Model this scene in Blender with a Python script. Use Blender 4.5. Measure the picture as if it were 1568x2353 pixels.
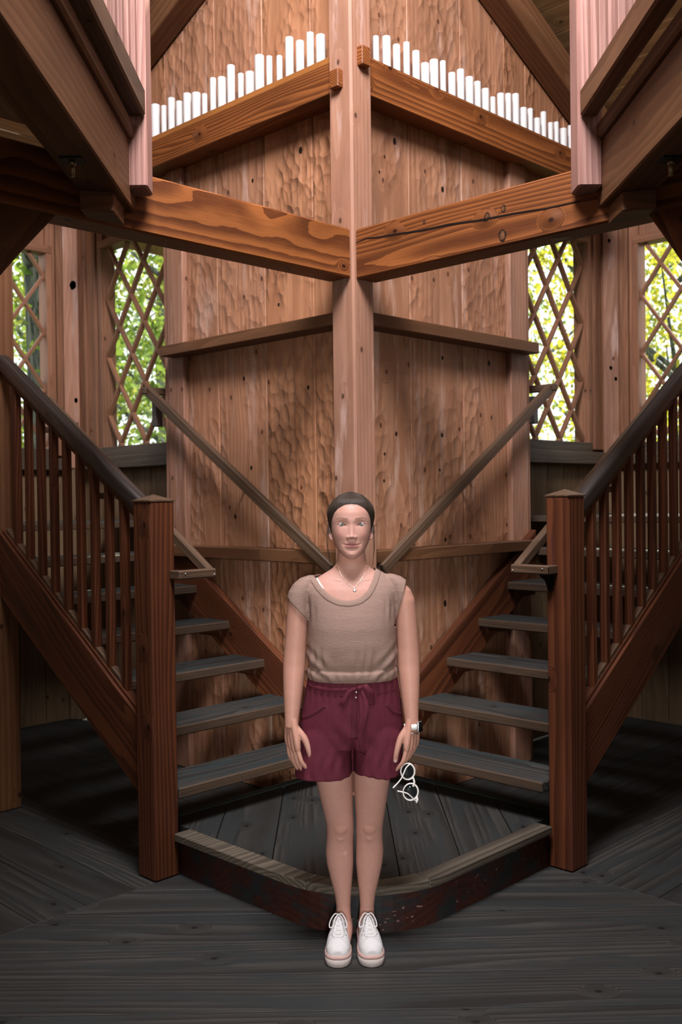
import bpy, bmesh, math, random
import numpy as np
from mathutils import Vector, Matrix

for _o in list(bpy.data.objects):
    bpy.data.objects.remove(_o, do_unlink=True)
scene = bpy.context.scene
COL = scene.collection
S2 = math.sqrt(0.5)
random.seed(7)

# ------------------------------------------------------------------ camera, world, lights, exposure
cam_d = bpy.data.cameras.new('camera')
cam_d.sensor_fit = 'HORIZONTAL'; cam_d.sensor_width = 24.0; cam_d.lens = 35.005
cam_d.clip_start = 0.05; cam_d.clip_end = 200
cam_d.dof.use_dof = True; cam_d.dof.focus_distance = 3.75; cam_d.dof.aperture_fstop = 3.5
cam = bpy.data.objects.new('camera', cam_d); COL.objects.link(cam)
_yaw, _pit, _rol = math.radians(-0.6), math.radians(-0.792), math.radians(-0.741)
_f = Vector((-math.sin(_yaw) * math.cos(_pit), math.cos(_yaw) * math.cos(_pit), math.sin(_pit)))
_r = Vector((math.cos(_yaw), math.sin(_yaw), 0)); _u = _r.cross(_f)
_r2 = math.cos(_rol) * _r + math.sin(_rol) * _u; _u2 = -math.sin(_rol) * _r + math.cos(_rol) * _u
cam.matrix_world = Matrix(((_r2.x, _u2.x, -_f.x, 0), (_r2.y, _u2.y, -_f.y, 0), (_r2.z, _u2.z, -_f.z, 1.65), (0, 0, 0, 1)))
scene.camera = cam

world = bpy.data.worlds.new('world'); scene.world = world; world.use_nodes = True
_bg = world.node_tree.nodes['Background']
_bg.inputs['Color'].default_value = (0.93, 0.97, 1.0, 1); _bg.inputs['Strength'].default_value = 2.0


def light(name, kind, loc, target, energy, color, size=1.0, size_y=None, angle=None, spread=None):
    d = bpy.data.lights.new(name, kind); d.energy = energy; d.color = color
    if kind == 'AREA':
        d.shape = 'RECTANGLE'; d.size = size; d.size_y = size_y or size
        if spread: d.spread = spread
    if angle is not None: d.angle = angle
    o = bpy.data.objects.new(name, d); COL.objects.link(o)
    o.location = loc
    o.rotation_euler = (Vector(target) - Vector(loc)).to_track_quat('-Z', 'Y').to_euler()
    return o


SUN = light('sun', 'SUN', (6, 14, 14), (0, 4, 0), 9.0, (1.0, 0.93, 0.75), angle=math.radians(1.0))
# daylight through the roof lantern over the middle of the hall
light('lantern_daylight', 'AREA', (0.1, 2.3, 5.75), (0.1, 4.4, 3.4), 430, (0.97, 0.93, 0.99), 1.4, 1.4)
# added fill light behind the camera, brightens the woman from the front
light('front_fill', 'AREA', (0.12, -5.0, 1.75), (0.1, 3.6, 1.1), 430, (1.0, 0.97, 0.97), 0.5, 1.5)

vs = scene.view_settings
vs.view_transform = 'Standard'; vs.look = 'None'; vs.exposure = 0.0; vs.gamma = 1.0; vs.use_curve_mapping = False


# ------------------------------------------------------------------ helpers
def W(u, v, z=0.0):
    """hall grid (u = right-back, v = left-back) to world"""
    return Vector(((u - v) * S2, (u + v) * S2, z))


DU, DV, DZ = W(1, 0), W(0, 1), Vector((0, 0, 1))
MW = {}


def link(o, parent=None, M=None):
    COL.objects.link(o)
    M = M or Matrix.Identity(4)
    MW[o] = M
    if parent is not None:
        o.parent = parent
        o.matrix_basis = MW[parent].inverted() @ M
    else:
        o.matrix_basis = M
    return o


def tag(o, label=None, cat=None, group=None, kind=None):
    if label: o['label'] = label
    if cat: o['category'] = cat
    if group: o['group'] = group
    if kind: o['kind'] = kind
    return o


def thing(name, loc, label=None, cat=None, group=None, kind=None):
    o = bpy.data.objects.new(name, None); o.empty_display_size = 0.1
    link(o, None, Matrix.Translation(Vector(loc)))
    return tag(o, label, cat, group, kind)


def frame(origin, ax, ay, az):
    return Matrix(((ax.x, ay.x, az.x, origin.x), (ax.y, ay.y, az.y, origin.y), (ax.z, ay.z, az.z, origin.z), (0, 0, 0, 1)))


def mesh_obj(name, bm, mat, parent=None, M=None, smooth=False):
    me = bpy.data.meshes.new(name)
    bm.normal_update(); bm.to_mesh(me); bm.free()
    if mat is not None: me.materials.append(mat)
    if smooth:
        for p in me.polygons: p.use_smooth = True
    o = bpy.data.objects.new(name, me)
    return link(o, parent, M)


def auto_smooth(o, ang=40):
    me = o.data
    for p in me.polygons: p.use_smooth = True
    me.set_sharp_from_angle(angle=math.radians(ang))


def bevel_bm(bm, w, seg=1):
    if w > 0:
        bmesh.ops.bevel(bm, geom=list(bm.edges), offset=w, segments=seg, affect='EDGES', profile=0.5, clamp_overlap=True)


def board(name, p0, p1, w, t, wdir, mat, parent=None, bev=0.003, seg=1):
    """straight timber from p0 to p1 (axis), width w along wdir, thickness t across; grain along local X"""
    p0, p1 = Vector(p0), Vector(p1)
    ax = (p1 - p0); L = ax.length; ax.normalize()
    az = ax.cross(Vector(wdir)).normalized(); ay = az.cross(ax).normalized()
    bm = bmesh.new(); bmesh.ops.create_cube(bm, size=1.0)
    bmesh.ops.scale(bm, vec=(L, w, t), verts=bm.verts)
    bevel_bm(bm, bev, seg)
    return mesh_obj(name, bm, mat, parent, frame((p0 + p1) / 2, ax, ay, az))


def ubox(name, u0, u1, v0, v1, z0, z1, mat, parent=None, along='z', bev=0.003):
    """timber given by its grid extents, grain along u, v or z"""
    c = ((u0 + u1) / 2, (v0 + v1) / 2, (z0 + z1) / 2)
    if along == 'z':
        return board(name, W(c[0], c[1], z0), W(c[0], c[1], z1), v1 - v0, u1 - u0, DV, mat, parent, bev)
    if along == 'u':
        return board(name, W(u0, c[1], c[2]), W(u1, c[1], c[2]), z1 - z0, v1 - v0, DZ, mat, parent, bev)
    return board(name, W(c[0], v0, c[2]), W(c[0], v1, c[2]), z1 - z0, u1 - u0, DZ, mat, parent, bev)


def prism(name, pts, depth, M, mat, parent=None, bev=0.003):
    """polygon pts (local x,y) extruded along local z by depth (centred)"""
    bm = bmesh.new()
    a = [bm.verts.new((x, y, -depth / 2)) for x, y in pts]
    b = [bm.verts.new((x, y, depth / 2)) for x, y in pts]
    n = len(pts)
    bm.faces.new(a[::-1]); bm.faces.new(b)
    for i in range(n):
        bm.faces.new((a[i], a[(i + 1) % n], b[(i + 1) % n], b[i]))
    bmesh.ops.recalc_face_normals(bm, faces=bm.faces)
    bevel_bm(bm, bev)
    return mesh_obj(name, bm, mat, parent, M)


def clip(poly, a, b, c):
    """keep the part of polygon with a*x+b*y <= c"""
    out = []
    n = len(poly)
    for i in range(n):
        p, q = poly[i], poly[(i + 1) % n]
        dp, dq = a * p[0] + b * p[1] - c, a * q[0] + b * q[1] - c
        if dp <= 0: out.append(p)
        if dp * dq < 0:
            t = dp / (dp - dq); out.append((p[0] + t * (q[0] - p[0]), p[1] + t * (q[1] - p[1])))
    return out


def tube(bm, pts, rad, n=8, cap=True):
    """round tube through pts; rad number or list"""
    pts = [Vector(p) for p in pts]
    rs = rad if hasattr(rad, '__len__') else [rad] * len(pts)
    rings = []
    prev = None
    for i, p in enumerate(pts):
        d = (pts[min(i + 1, len(pts) - 1)] - pts[max(i - 1, 0)])
        if d.length < 1e-9: d = Vector((0, 0, 1))
        d.normalize()
        if prev is None:
            x = d.orthogonal().normalized()
        else:
            x = (prev - d * prev.dot(d))
            x = x.normalized() if x.length > 1e-6 else d.orthogonal().normalized()
        prev = x; y = d.cross(x)
        rings.append([bm.verts.new(p + rs[i] * (math.cos(2 * math.pi * k / n) * x + math.sin(2 * math.pi * k / n) * y)) for k in range(n)])
    for a, b in zip(rings, rings[1:]):
        for k in range(n):
            bm.faces.new((a[k], a[(k + 1) % n], b[(k + 1) % n], b[k]))
    if cap:
        bm.faces.new(rings[0][::-1]); bm.faces.new(rings[-1])
    return rings


# ------------------------------------------------------------------ materials
class NT:
    def __init__(s, name):
        s.m = bpy.data.materials.new(name); s.m.use_nodes = True
        s.t = s.m.node_tree; s.b = s.t.nodes['Principled BSDF']; s.out = s.t.nodes['Material Output']

    def n(s, typ, **kw):
        nd = s.t.nodes.new(typ)
        for k, v in kw.items(): setattr(nd, k, v)
        return nd

    def set(s, sock, v):
        if hasattr(v, 'is_linked') or hasattr(v, 'links'):
            s.t.links.new(v, sock)
        else:
            sock.default_value = v

    def math(s, op, a, b=None, c=None, clamp=False):
        nd = s.n('ShaderNodeMath', operation=op); nd.use_clamp = clamp
        s.set(nd.inputs[0], a)
        if b is not None: s.set(nd.inputs[1], b)
        if c is not None: s.set(nd.inputs[2], c)
        return nd.outputs[0]

    def vmath(s, op, a, b):
        nd = s.n('ShaderNodeVectorMath', operation=op); s.set(nd.inputs[0], a); s.set(nd.inputs[1], b)
        return nd.outputs[0]

    def noise(s, vec, scale, detail=3.0, rough=0.55, dist=0.0):
        nd = s.n('ShaderNodeTexNoise'); s.set(nd.inputs['Vector'], vec)
        nd.inputs['Scale'].default_value = scale; nd.inputs['Detail'].default_value = detail
        nd.inputs['Roughness'].default_value = rough; nd.inputs['Distortion'].default_value = dist
        return nd.outputs['Fac']

    def smooth(s, v, a, b, lo=0.0, hi=1.0):
        nd = s.n('ShaderNodeMapRange', interpolation_type='SMOOTHSTEP'); s.set(nd.inputs['Value'], v)
        nd.inputs['From Min'].default_value = a; nd.inputs['From Max'].default_value = b
        nd.inputs['To Min'].default_value = lo; nd.inputs['To Max'].default_value = hi
        return nd.outputs[0]

    def mix(s, fac, a, b, blend='MIX'):
        nd = s.n('ShaderNodeMix', data_type='RGBA', blend_type=blend)
        s.set(nd.inputs[0], fac); s.set(nd.inputs[6], a); s.set(nd.inputs[7], b)
        return nd.outputs[2]

    def bump(s, h, strength, dist, normal=None):
        nd = s.n('ShaderNodeBump'); nd.inputs['Strength'].default_value = strength; nd.inputs['Distance'].default_value = dist
        s.set(nd.inputs['Height'], h)
        if normal is not None: s.set(nd.inputs['Normal'], normal)
        return nd.outputs[0]


def c4(c): return (c[0], c[1], c[2], 1.0)


def wood(name, light_c, dark_c, ring=16.0, contrast=0.7, rough=0.6, knots=0.35, adze=0.0, adze_scale=20.0, wear=None, wear_amt=0.0, bump=0.35, spec=0.3, along=0.18, var=0.25, front_c=None):
    w = NT(name)
    tc = w.n('ShaderNodeTexCoord'); oi = w.n('ShaderNodeObjectInfo')
    rnd = oi.outputs['Random']
    off = w.n('ShaderNodeCombineXYZ')
    w.set(off.inputs[0], w.math('MULTIPLY', rnd, 31.7))
    w.set(off.inputs[1], w.math('MULTIPLY_ADD', w.math('FRACT', w.math('MULTIPLY', rnd, 17.3)), 0.5, -0.25))
    w.set(off.inputs[2], w.math('MULTIPLY_ADD', w.math('FRACT', w.math('MULTIPLY', rnd, 7.9)), 0.3, 0.05))
    p = w.vmath('ADD', tc.outputs['Object'], off.outputs[0])
    # knots
    kv = w.n('ShaderNodeTexVoronoi', feature='F1', voronoi_dimensions='2D')
    sp = w.n('ShaderNodeSeparateXYZ'); w.set(sp.inputs[0], p)
    kc = w.n('ShaderNodeCombineXYZ'); w.set(kc.inputs[0], sp.outputs[0]); w.set(kc.inputs[1], w.math('MULTIPLY', w.math('ADD', sp.outputs[1], sp.outputs[2]), 1.5))
    w.set(kv.inputs['Vector'], kc.outputs[0])
    kv.inputs['Scale'].default_value = 3.4
    sepc = w.n('ShaderNodeSeparateColor'); w.t.links.new(kv.outputs['Color'], sepc.inputs[0])
    pick = w.math('LESS_THAN', sepc.outputs[0], knots)
    kd = kv.outputs['Distance']
    knot = w.math('MULTIPLY', w.smooth(kd, 0.062, 0.030), pick)
    halo = w.math('MULTIPLY', w.smooth(kd, 0.26, 0.0), pick)
    # growth rings, stretched along the grain
    st = w.vmath('MULTIPLY', p, (along, 1.0, 1.0))
    wob = w.noise(st, 3.0, 2.0)
    ph = w.math('MULTIPLY_ADD', wob, 0.22, w.math('MULTIPLY', halo, 0.16))
    sh = w.n('ShaderNodeCombineXYZ'); w.set(sh.inputs[1], ph); w.set(sh.inputs[2], w.math('MULTIPLY', ph, 0.6))
    rv = w.vmath('ADD', st, sh.outputs[0])
    wv = w.n('ShaderNodeTexWave', wave_type='RINGS', rings_direction='X', wave_profile='SAW')
    w.set(wv.inputs['Vector'], rv)
    wv.inputs['Scale'].default_value = ring; wv.inputs['Distortion'].default_value = 1.2
    wv.inputs['Detail'].default_value = 2.0; wv.inputs['Detail Scale'].default_value = 1.5
    g = w.smooth(wv.outputs['Fac'], 0.1, 1.0)
    fib = w.noise(w.vmath('MULTIPLY', p, (2.0, 60.0, 60.0)), 3.0, 3.0, 0.6)
    grain = w.math('ADD', w.math('MULTIPLY', g, contrast), w.math('MULTIPLY', fib, 1.0 - contrast * 0.6), clamp=True)
    col = w.mix(grain, c4(dark_c), c4(light_c))
    blot = w.noise(w.vmath('MULTIPLY', p, (0.8, 3.0, 3.0)), 1.6, 3.0)
    hsv = w.n('ShaderNodeHueSaturation'); w.set(hsv.inputs['Color'], col)
    tone = w.math('MULTIPLY_ADD', w.math('FRACT', w.math('MULTIPLY', rnd, 3.7)), var, 1.0 - var * 0.5)
    w.set(hsv.inputs['Value'], w.math('MULTIPLY', tone, w.smooth(blot, 0.25, 0.75, 0.78, 1.18)))
    col = hsv.outputs[0]
    if wear is not None:
        wn = w.noise(w.vmath('MULTIPLY', p, (0.7, 5.0, 5.0)), 2.2, 5.0, 0.65)
        col = w.mix(w.smooth(wn, 0.62 - wear_amt * 0.4, 0.75 - wear_amt * 0.3), col, c4(wear))
    col = w.mix(w.math('MULTIPLY', halo, 0.35), col, c4(dark_c))
    col = w.mix(w.math('MULTIPLY', knot, 0.9), col, c4([x * 0.25 for x in dark_c]))
    h = w.math('MULTIPLY_ADD', g, 0.5, w.math('MULTIPLY', fib, 0.6))
    nrm = w.bump(h, bump, 0.002)
    if adze > 0:
        dn = w.noise(p, 7.0, 2.0)
        dsh = w.n('ShaderNodeCombineXYZ'); w.set(dsh.inputs[0], w.math('MULTIPLY', dn, 0.09)); w.set(dsh.inputs[1], w.math('MULTIPLY', dn, 0.035))
        av = w.n('ShaderNodeTexVoronoi', feature='SMOOTH_F1'); av.inputs['Scale'].default_value = adze_scale
        av.inputs['Smoothness'].default_value = 0.12
        w.set(av.inputs['Vector'], w.vmath('MULTIPLY', w.vmath('ADD', p, dsh.outputs[0]), (0.6, 1.0, 0.0)))
        edge = w.smooth(av.outputs['Distance'], 0.32, 0.62)
        msk = w.smooth(w.noise(w.vmath('MULTIPLY', p, (0.7, 2.0, 0.0)), 1.5, 2.0), 0.38, 0.56)
        hh = w.math('MULTIPLY', w.math('POWER', av.outputs['Distance'], 2.0), msk)
        nrm = w.bump(hh, min(1.0, adze), 0.022, nrm)
        col = w.mix(w.math('MULTIPLY', w.math('MULTIPLY', edge, msk), 0.4 * min(1, adze)), col, c4([x * 0.55 for x in dark_c]))
    if front_c is not None:     # bare worn wood along the front edge of the board (local -y side)
        ns = w.n('ShaderNodeSeparateXYZ'); w.set(ns.inputs[0], tc.outputs['Normal'])
        em = w.math('MULTIPLY', w.smooth(ns.outputs[1], -0.35, -0.75), w.smooth(fib, 0.3, 0.55, 0.35, 1.0))
        col = w.mix(em, col, c4(front_c))
    w.set(w.b.inputs['Base Color'], col)
    w.b.inputs['Roughness'].default_value = rough
    w.b.inputs['Specular IOR Level'].default_value = spec
    w.set(w.b.inputs['Normal'], nrm)
    return w.m


def plain(name, col, rough=0.6, metal=0.0, spec=0.4, noise=0.0, nscale=30.0, bump=0.0):
    w = NT(name)
    if noise > 0 or bump > 0:
        tc = w.n('ShaderNodeTexCoord'); f = w.noise(tc.outputs['Object'], nscale, 4.0)
        w.set(w.b.inputs['Base Color'], w.mix(f, c4([x * (1 - noise) for x in col]), c4([min(1, x * (1 + noise)) for x in col])))
        if bump > 0: w.set(w.b.inputs['Normal'], w.bump(f, bump, 0.002))
    else:
        w.b.inputs['Base Color'].default_value = c4(col)
    w.b.inputs['Roughness'].default_value = rough; w.b.inputs['Metallic'].default_value = metal
    w.b.inputs['Specular IOR Level'].default_value = spec
    return w.m


M_WALL = wood('wall_cedar', (0.45, 0.228, 0.128), (0.25, 0.1, 0.046), ring=11, contrast=0.45, rough=0.6, knots=0.5, adze=0.45, adze_scale=22, wear=(0.46, 0.28, 0.20), wear_amt=0.25)
M_WALL_ADZE = wood('wall_cedar_adzed', (0.45, 0.222, 0.115), (0.25, 0.095, 0.04), ring=9, contrast=0.35, rough=0.58, knots=0.3, adze=0.75, adze_scale=23)
M_POST = wood('post_cedar', (0.4, 0.215, 0.14), (0.25, 0.112, 0.062), ring=13, contrast=0.4, rough=0.6, knots=0.45, wear=(0.44, 0.285, 0.225), wear_amt=0.2)
M_BEAM = wood('beam_fir', (0.25, 0.082, 0.021), (0.06, 0.014, 0.004), ring=26, contrast=0.85, rough=0.5, knots=0.45, bump=0.7, along=0.10)
M_BEAM_OVAL = wood('beam_fir_oval', (0.25, 0.082, 0.021), (0.055, 0.013, 0.004), ring=15, contrast=0.9, rough=0.5, knots=0.18, bump=0.7, along=0.42)
M_JOIST = wood('joist_fir', (0.17, 0.078, 0.034), (0.085, 0.033, 0.013), ring=10, contrast=0.5, rough=0.55, knots=0.25)
M_STAIN = wood('red_stained_fir', (0.135, 0.042, 0.0155), (0.038, 0.0095, 0.0045), ring=17, contrast=0.75, rough=0.5, knots=0.25, bump=0.5, wear=(0.085, 0.03, 0.021), wear_amt=0.1, along=0.1)
M_RAIL = wood('dark_rail', (0.055, 0.045, 0.04), (0.018, 0.014, 0.012), ring=12, contrast=0.5, rough=0.38, knots=0.1, spec=0.5)
M_BROWNRAIL = wood('brown_rail', (0.13, 0.08, 0.048), (0.06, 0.032, 0.018), ring=12, contrast=0.5, rough=0.5, knots=0.15)
M_TREAD = wood('worn_tread', (0.055, 0.052, 0.046), (0.015, 0.0145, 0.0135), ring=14, contrast=0.8, rough=0.65, knots=0.2, wear=(0.028, 0.038, 0.038), wear_amt=0.35, bump=0.8, along=0.12, front_c=(0.085, 0.052, 0.030))
M_FLOOR = wood('weathered_floor', (0.042, 0.04, 0.035), (0.011, 0.0105, 0.0095), ring=13, contrast=0.75, rough=0.6, knots=0.25, wear=(0.024, 0.027, 0.026), wear_amt=0.45, bump=0.8, along=0.08)
M_NOSE = wood('worn_nosing', (0.12, 0.098, 0.07), (0.038, 0.029, 0.021), ring=18, contrast=0.8, rough=0.65, knots=0.15, bump=0.8, along=0.1)
M_RISER = wood('scuffed_red_riser', (0.060, 0.017, 0.010), (0.020, 0.008, 0.006), ring=12, contrast=0.4, rough=0.45, knots=0.05, wear=(0.016, 0.019, 0.020), wear_amt=0.45)
M_WIN = wood('window_cedar', (0.3, 0.145, 0.08), (0.17, 0.07, 0.034), ring=12, contrast=0.4, rough=0.55, knots=0.25)
M_ROOF = wood('roof_boards', (0.30, 0.17, 0.07), (0.16, 0.085, 0.032), ring=10, contrast=0.5, rough=0.6, knots=0.3)
M_DARKTRIM = wood('dark_sill', (0.10, 0.075, 0.05), (0.045, 0.03, 0.02), ring=12, contrast=0.5, rough=0.55, knots=0.1)
M_PINK = wood('pale_hanging_post', (0.44, 0.245, 0.2), (0.2, 0.085, 0.06), ring=20, contrast=0.55, rough=0.6, knots=0.1, bump=0.5, along=0.07)
M_WAX = plain('candle_wax', (0.60, 0.585, 0.555), rough=0.45)
M_WAX.node_tree.nodes['Principled BSDF'].inputs['Subsurface Weight'].default_value = 0.15
M_BLACK = plain('black_metal', (0.012, 0.012, 0.014), rough=0.3, metal=0.6)
M_STEEL = plain('aged_steel', (0.36, 0.28, 0.16), rough=0.4, metal=0.9)
M_PLATE = plain('green_plate', (0.025, 0.04, 0.04), rough=0.4, metal=0.7)
M_SCREW = plain('screw_steel', (0.7, 0.7, 0.68), rough=0.3, metal=1.0)

# ------------------------------------------------------------------ floor
def slab(name, pts, z0, z1, mat, parent=None, ang=0.0, bev=0.002):
    """flat board from world-XY polygon; grain along direction ang"""
    cx = sum(p[0] for p in pts) / len(pts); cy = sum(p[1] for p in pts) / len(pts)
    ca, sa = math.cos(ang), math.sin(ang)
    loc = [((x - cx) * ca + (y - cy) * sa, -(x - cx) * sa + (y - cy) * ca) for x, y in pts]
    M = Matrix.Translation((cx, cy, (z0 + z1) / 2)) @ Matrix.Rotation(ang, 4, 'Z')
    return prism(name, loc, z1 - z0, M, mat, parent, bev)


def uvp(u, v): return ((u - v) * S2, (u + v) * S2)


FLOOR = ubox('floor', -1.3, 7.0, -1.3, 7.0, -0.12, -0.03, M_FLOOR, None, 'u', 0)
tag(FLOOR, kind='structure')
# middle floor: boards across the hall, cut by the two lines that run from the newel posts
mid = [uvp(-1.3, -1.3), uvp(3.78, -1.3), uvp(3.78, 3.58), uvp(-1.3, 3.58)]
y = 1.66
while y < 5.2:
    p = clip(clip(mid, 0, 1, y + 0.252), 0, -1, -(y + 0.002))
    if len(p) > 2: slab('floor_plank', p, -0.03, 0.0, M_FLOOR, FLOOR, 0.0)
    y += 0.254
p = clip(mid, 0, 1, 1.66)
slab('floor_plank', p, -0.03, 0.0, M_FLOOR, FLOOR, 0.0)
# side floors under the stairs: boards along u (right) and v (left)
for k in range(22):
    v0 = -1.3 + k * 0.23
    if v0 > 3.7: break
    slab('floor_plank', [uvp(3.784, v0), uvp(6.75, v0), uvp(6.75, min(v0 + 0.227, 3.8)), uvp(3.784, min(v0 + 0.227, 3.8))], -0.03, -0.001, M_FLOOR, FLOOR, math.pi / 4)
for k in range(24):
    u0 = -1.3 + k * 0.23
    if u0 > 3.95: break
    slab('floor_plank', [uvp(u0, 3.584), uvp(min(u0 + 0.227, 4.04), 3.584), uvp(min(u0 + 0.227, 4.04), 6.78), uvp(u0, 6.78)], -0.03, -0.001, M_FLOOR, FLOOR, math.pi * 0.75)

# ------------------------------------------------------------------ core walls (the projecting corner)
UW, VW = 3.72, 3.52
ZT = 5.35
WL = ubox('wall_left', UW + 0.03, UW + 0.08, 3.50, 5.13, 0, ZT, M_DARKTRIM, None, 'z', 0); tag(WL, kind='structure')
ubox('backing', UW + 0.03, UW + 0.08, 5.13, 6.0, 3.6, ZT, M_DARKTRIM, WL, 'z', 0)
WR = ubox('wall_right', 3.70, 5.25, VW + 0.03, VW + 0.08, 0, ZT, M_DARKTRIM, None, 'z', 0); tag(WR, kind='structure')
ubox('backing', 5.25, 6.2, VW + 0.03, VW + 0.08, 3.6, ZT, M_DARKTRIM, WR, 'z', 0)
G = 0.0035


def wplank(side, a, b, z0, z1, mat, proud=0.0):
    if side == 'L':
        return ubox('wall_plank', UW - proud, UW + 0.03, a + G, b - G, z0, z1, mat, WL, 'z', 0.004)
    return board('wall_plank', W((a + b) / 2, VW + 0.015 - proud / 2, z0), W((a + b) / 2, VW + 0.015 - proud / 2, z1), b - a - 2 * G, 0.03 + proud, DU, mat, WR, 0.004)


for a, b, m in [(3.50, 3.82, M_WALL_ADZE), (3.82, 4.21, M_WALL_ADZE), (4.21, 4.635, M_WALL), (4.635, 4.94, M_WALL)]:
    wplank('L', a, b, 0.0, ZT, m, 0.003)
wplank('L', 4.94, 5.13, 3.60, ZT, M_WALL)
wplank('L', 5.13, 5.56, 3.60, ZT, M_WALL_ADZE); wplank('L', 5.56, 6.0, 3.60, ZT, M_WALL)
for a, b, m in [(3.70, 4.145, M_WALL), (4.145, 4.613, M_WALL), (4.613, 5.05, M_WALL)]:
    wplank('R', a, b, 0.0, ZT, m, 0.003)
wplank('R', 5.05, 5.28, 3.60, ZT, M_WALL_ADZE); wplank('R', 5.28, 5.72, 3.60, ZT, M_WALL_ADZE); wplank('R', 5.72, 6.2, 3.60, ZT, M_WALL)
# end boards closing the lower part of each core wall, with a set-back corner strip
o = thing('corner_board', W(3.70, 5.05, 0), 'cedar end board closing the core wall beside the shaded lattice window', 'board')
ubox('board_face', UW - 0.035, UW + 0.05, 4.94, 5.10, 0, 3.68, M_POST, o, 'z', 0.006)
ubox('edge_strip', UW - 0.012, UW + 0.09, 5.10, 5.165, 0, 3.68, M_POST, o, 'z', 0.004)
o = thing('corner_board', W(5.15, 3.50, 0), 'cedar end board closing the core wall beside the sunlit lattice window', 'board')
board('board_face', W(5.137, VW + 0.0075, 0), W(5.137, VW + 0.0075, 3.68), 0.175, 0.085, DU, M_POST, o, 0.006)
board('edge_strip', W(5.255, VW + 0.04, 0), W(5.255, VW + 0.04, 3.68), 0.06, 0.10, DU, M_POST, o, 0.004)
# back sides of the core, closing it towards the rear
tag(ubox('wall_back_left', UW + 0.08, 4.6, 5.10, 5.16, 0, 3.6, M_DARKTRIM, None, 'z', 0), kind='structure')
tag(ubox('wall_back_right', 5.22, 5.28, VW + 0.08, 4.4, 0, 3.6, M_DARKTRIM, None, 'z', 0), kind='structure')

# centre post with chamfered arris and the two through-tenons of the ledge beams
UP, VP = 3.555, 3.375
cp = thing('centre_post', W(UP, VP, 0), 'tall pale square post standing at the projecting corner of the walls', 'post')
ubox('shaft', UP, UP + 0.152, VP, VP + 0.157, 0, ZT, M_POST, cp, 'z', 0.011)
ubox('collar', UP + 0.02, UP + 0.158, VP + 0.02, VP + 0.163, 3.50, ZT, M_POST, cp, 'z', 0.005)

# ledge beams carrying the candles
def ledge(name, side, z0, z1, front, end, mat, label, cat, strip=0.0, start=None):
    o = thing(name, W(front, 4.4, z0) if side == 'L' else W(4.4, front, z0), label, cat)
    if side == 'L':
        ubox('beam_body', front, UW, start or (VP + 0.157), end, z0, z1 - strip, mat, o, 'v', 0.004)
        if strip: ubox('top_board', front + 0.004, UW, start or (VP + 0.157), end, z1 - strip, z1, mat, o, 'v', 0.002)
    else:
        ubox('beam_body', start or (UP + 0.152), end, front, VW, z0, z1 - strip, mat, o, 'u', 0.004)
        if strip: ubox('top_board', start or (UP + 0.152), end, front + 0.004, VW, z1 - strip, z1, mat, o, 'u', 0.002)
    return o


M_SHELF = wood('ledge_top_stain', (0.42, 0.17, 0.045), (0.25, 0.085, 0.02), ring=9, contrast=0.35, rough=0.45, knots=0.1)
lb = ledge('ledge_beam', 'L', 3.68, 3.87, 3.572, 5.75, M_BEAM, 'brown ledge beam with swirling knots on the shaded core wall, holding candles', 'beam', 0.032)
for ch in lb.children:
    if ch.name.startswith('top_board'): ch.data.materials[0] = M_SHELF
ubox('tenon', UP + 0.045, UP + 0.105, VP - 0.036, VP + 0.02, 3.78, 3.875, M_BEAM, lb, 'v', 0.004)
lb = ledge('ledge_beam', 'R', 3.67, 3.865, 3.392, 6.1, M_BEAM, 'plain brown ledge beam on the sunlit core wall, holding candles', 'beam', 0.028)
ubox('tenon', UP - 0.036, UP + 0.02, VP + 0.055, VP + 0.115, 3.675, 3.765, M_BEAM, lb, 'u', 0.004)
ledge('wall_ledge', 'L', 2.527, 2.590, 3.585, 5.04, M_JOIST, 'thin brown ledge halfway up the core wall beside the shaded window', 'ledge')
ledge('wall_ledge', 'R', 2.520, 2.586, 3.397, 5.225, M_JOIST, 'thin brown ledge halfway up the core wall beside the sunlit window', 'ledge')
ledge('chair_rail', 'L', 1.310, 1.378, 3.605, 5.10, M_JOIST, 'low brown rail across the core wall beside the shaded window', 'rail')
ledge('chair_rail', 'R', 1.318, 1.380, 3.40, 5.25, M_JOIST, 'low brown rail across the core wall beside the sunlit window', 'rail')

# ------------------------------------------------------------------ the two big beams meeting at the post
bl = thing('main_beam', W(2.5, 3.45, 2.735), 'large tie beam with bold oval grain running from the centre post', 'beam')
ubox('beam_body', 0.6, UP + 0.002, 3.392, 3.535, 2.735, 2.975, M_BEAM_OVAL, bl, 'u', 0.008)
br = thing('main_beam', W(3.65, 2.5, 2.73), 'large tie beam with a long crack and knots running from the centre post', 'beam')
ubox('beam_body', 3.572, 3.715, 0.6, VP + 0.002, 2.728, 2.972, M_BEAM, br, 'v', 0.008)
# the long crack: a thin dark sunken strip following the beam face
bm = bmesh.new()
crk = [(3.372, 2.905), (3.30, 2.912), (3.24, 2.905), (3.10, 2.895), (2.95, 2.882), (2.80, 2.878), (2.62, 2.862), (2.45, 2.855), (2.28, 2.842), (2.12, 2.838)]
vv = []
for i, (v_, z_) in enumerate(crk):
    hw = 0.0035 * math.sin(math.pi * (i + 0.6) / (len(crk) + 0.2)) + 0.001
    vv.append([bm.verts.new(W(3.5705, v_, z_ + d)) for d in (-hw, hw)])
for a, b in zip(vv, vv[1:]): bm.faces.new((a[0], b[0], b[1], a[1]))
bmesh.ops.solidify(bm, geom=bm.faces[:], thickness=0.002)
mesh_obj('crack', bm, plain('crack_dark', (0.012, 0.005, 0.003), 0.9), br)


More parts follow.
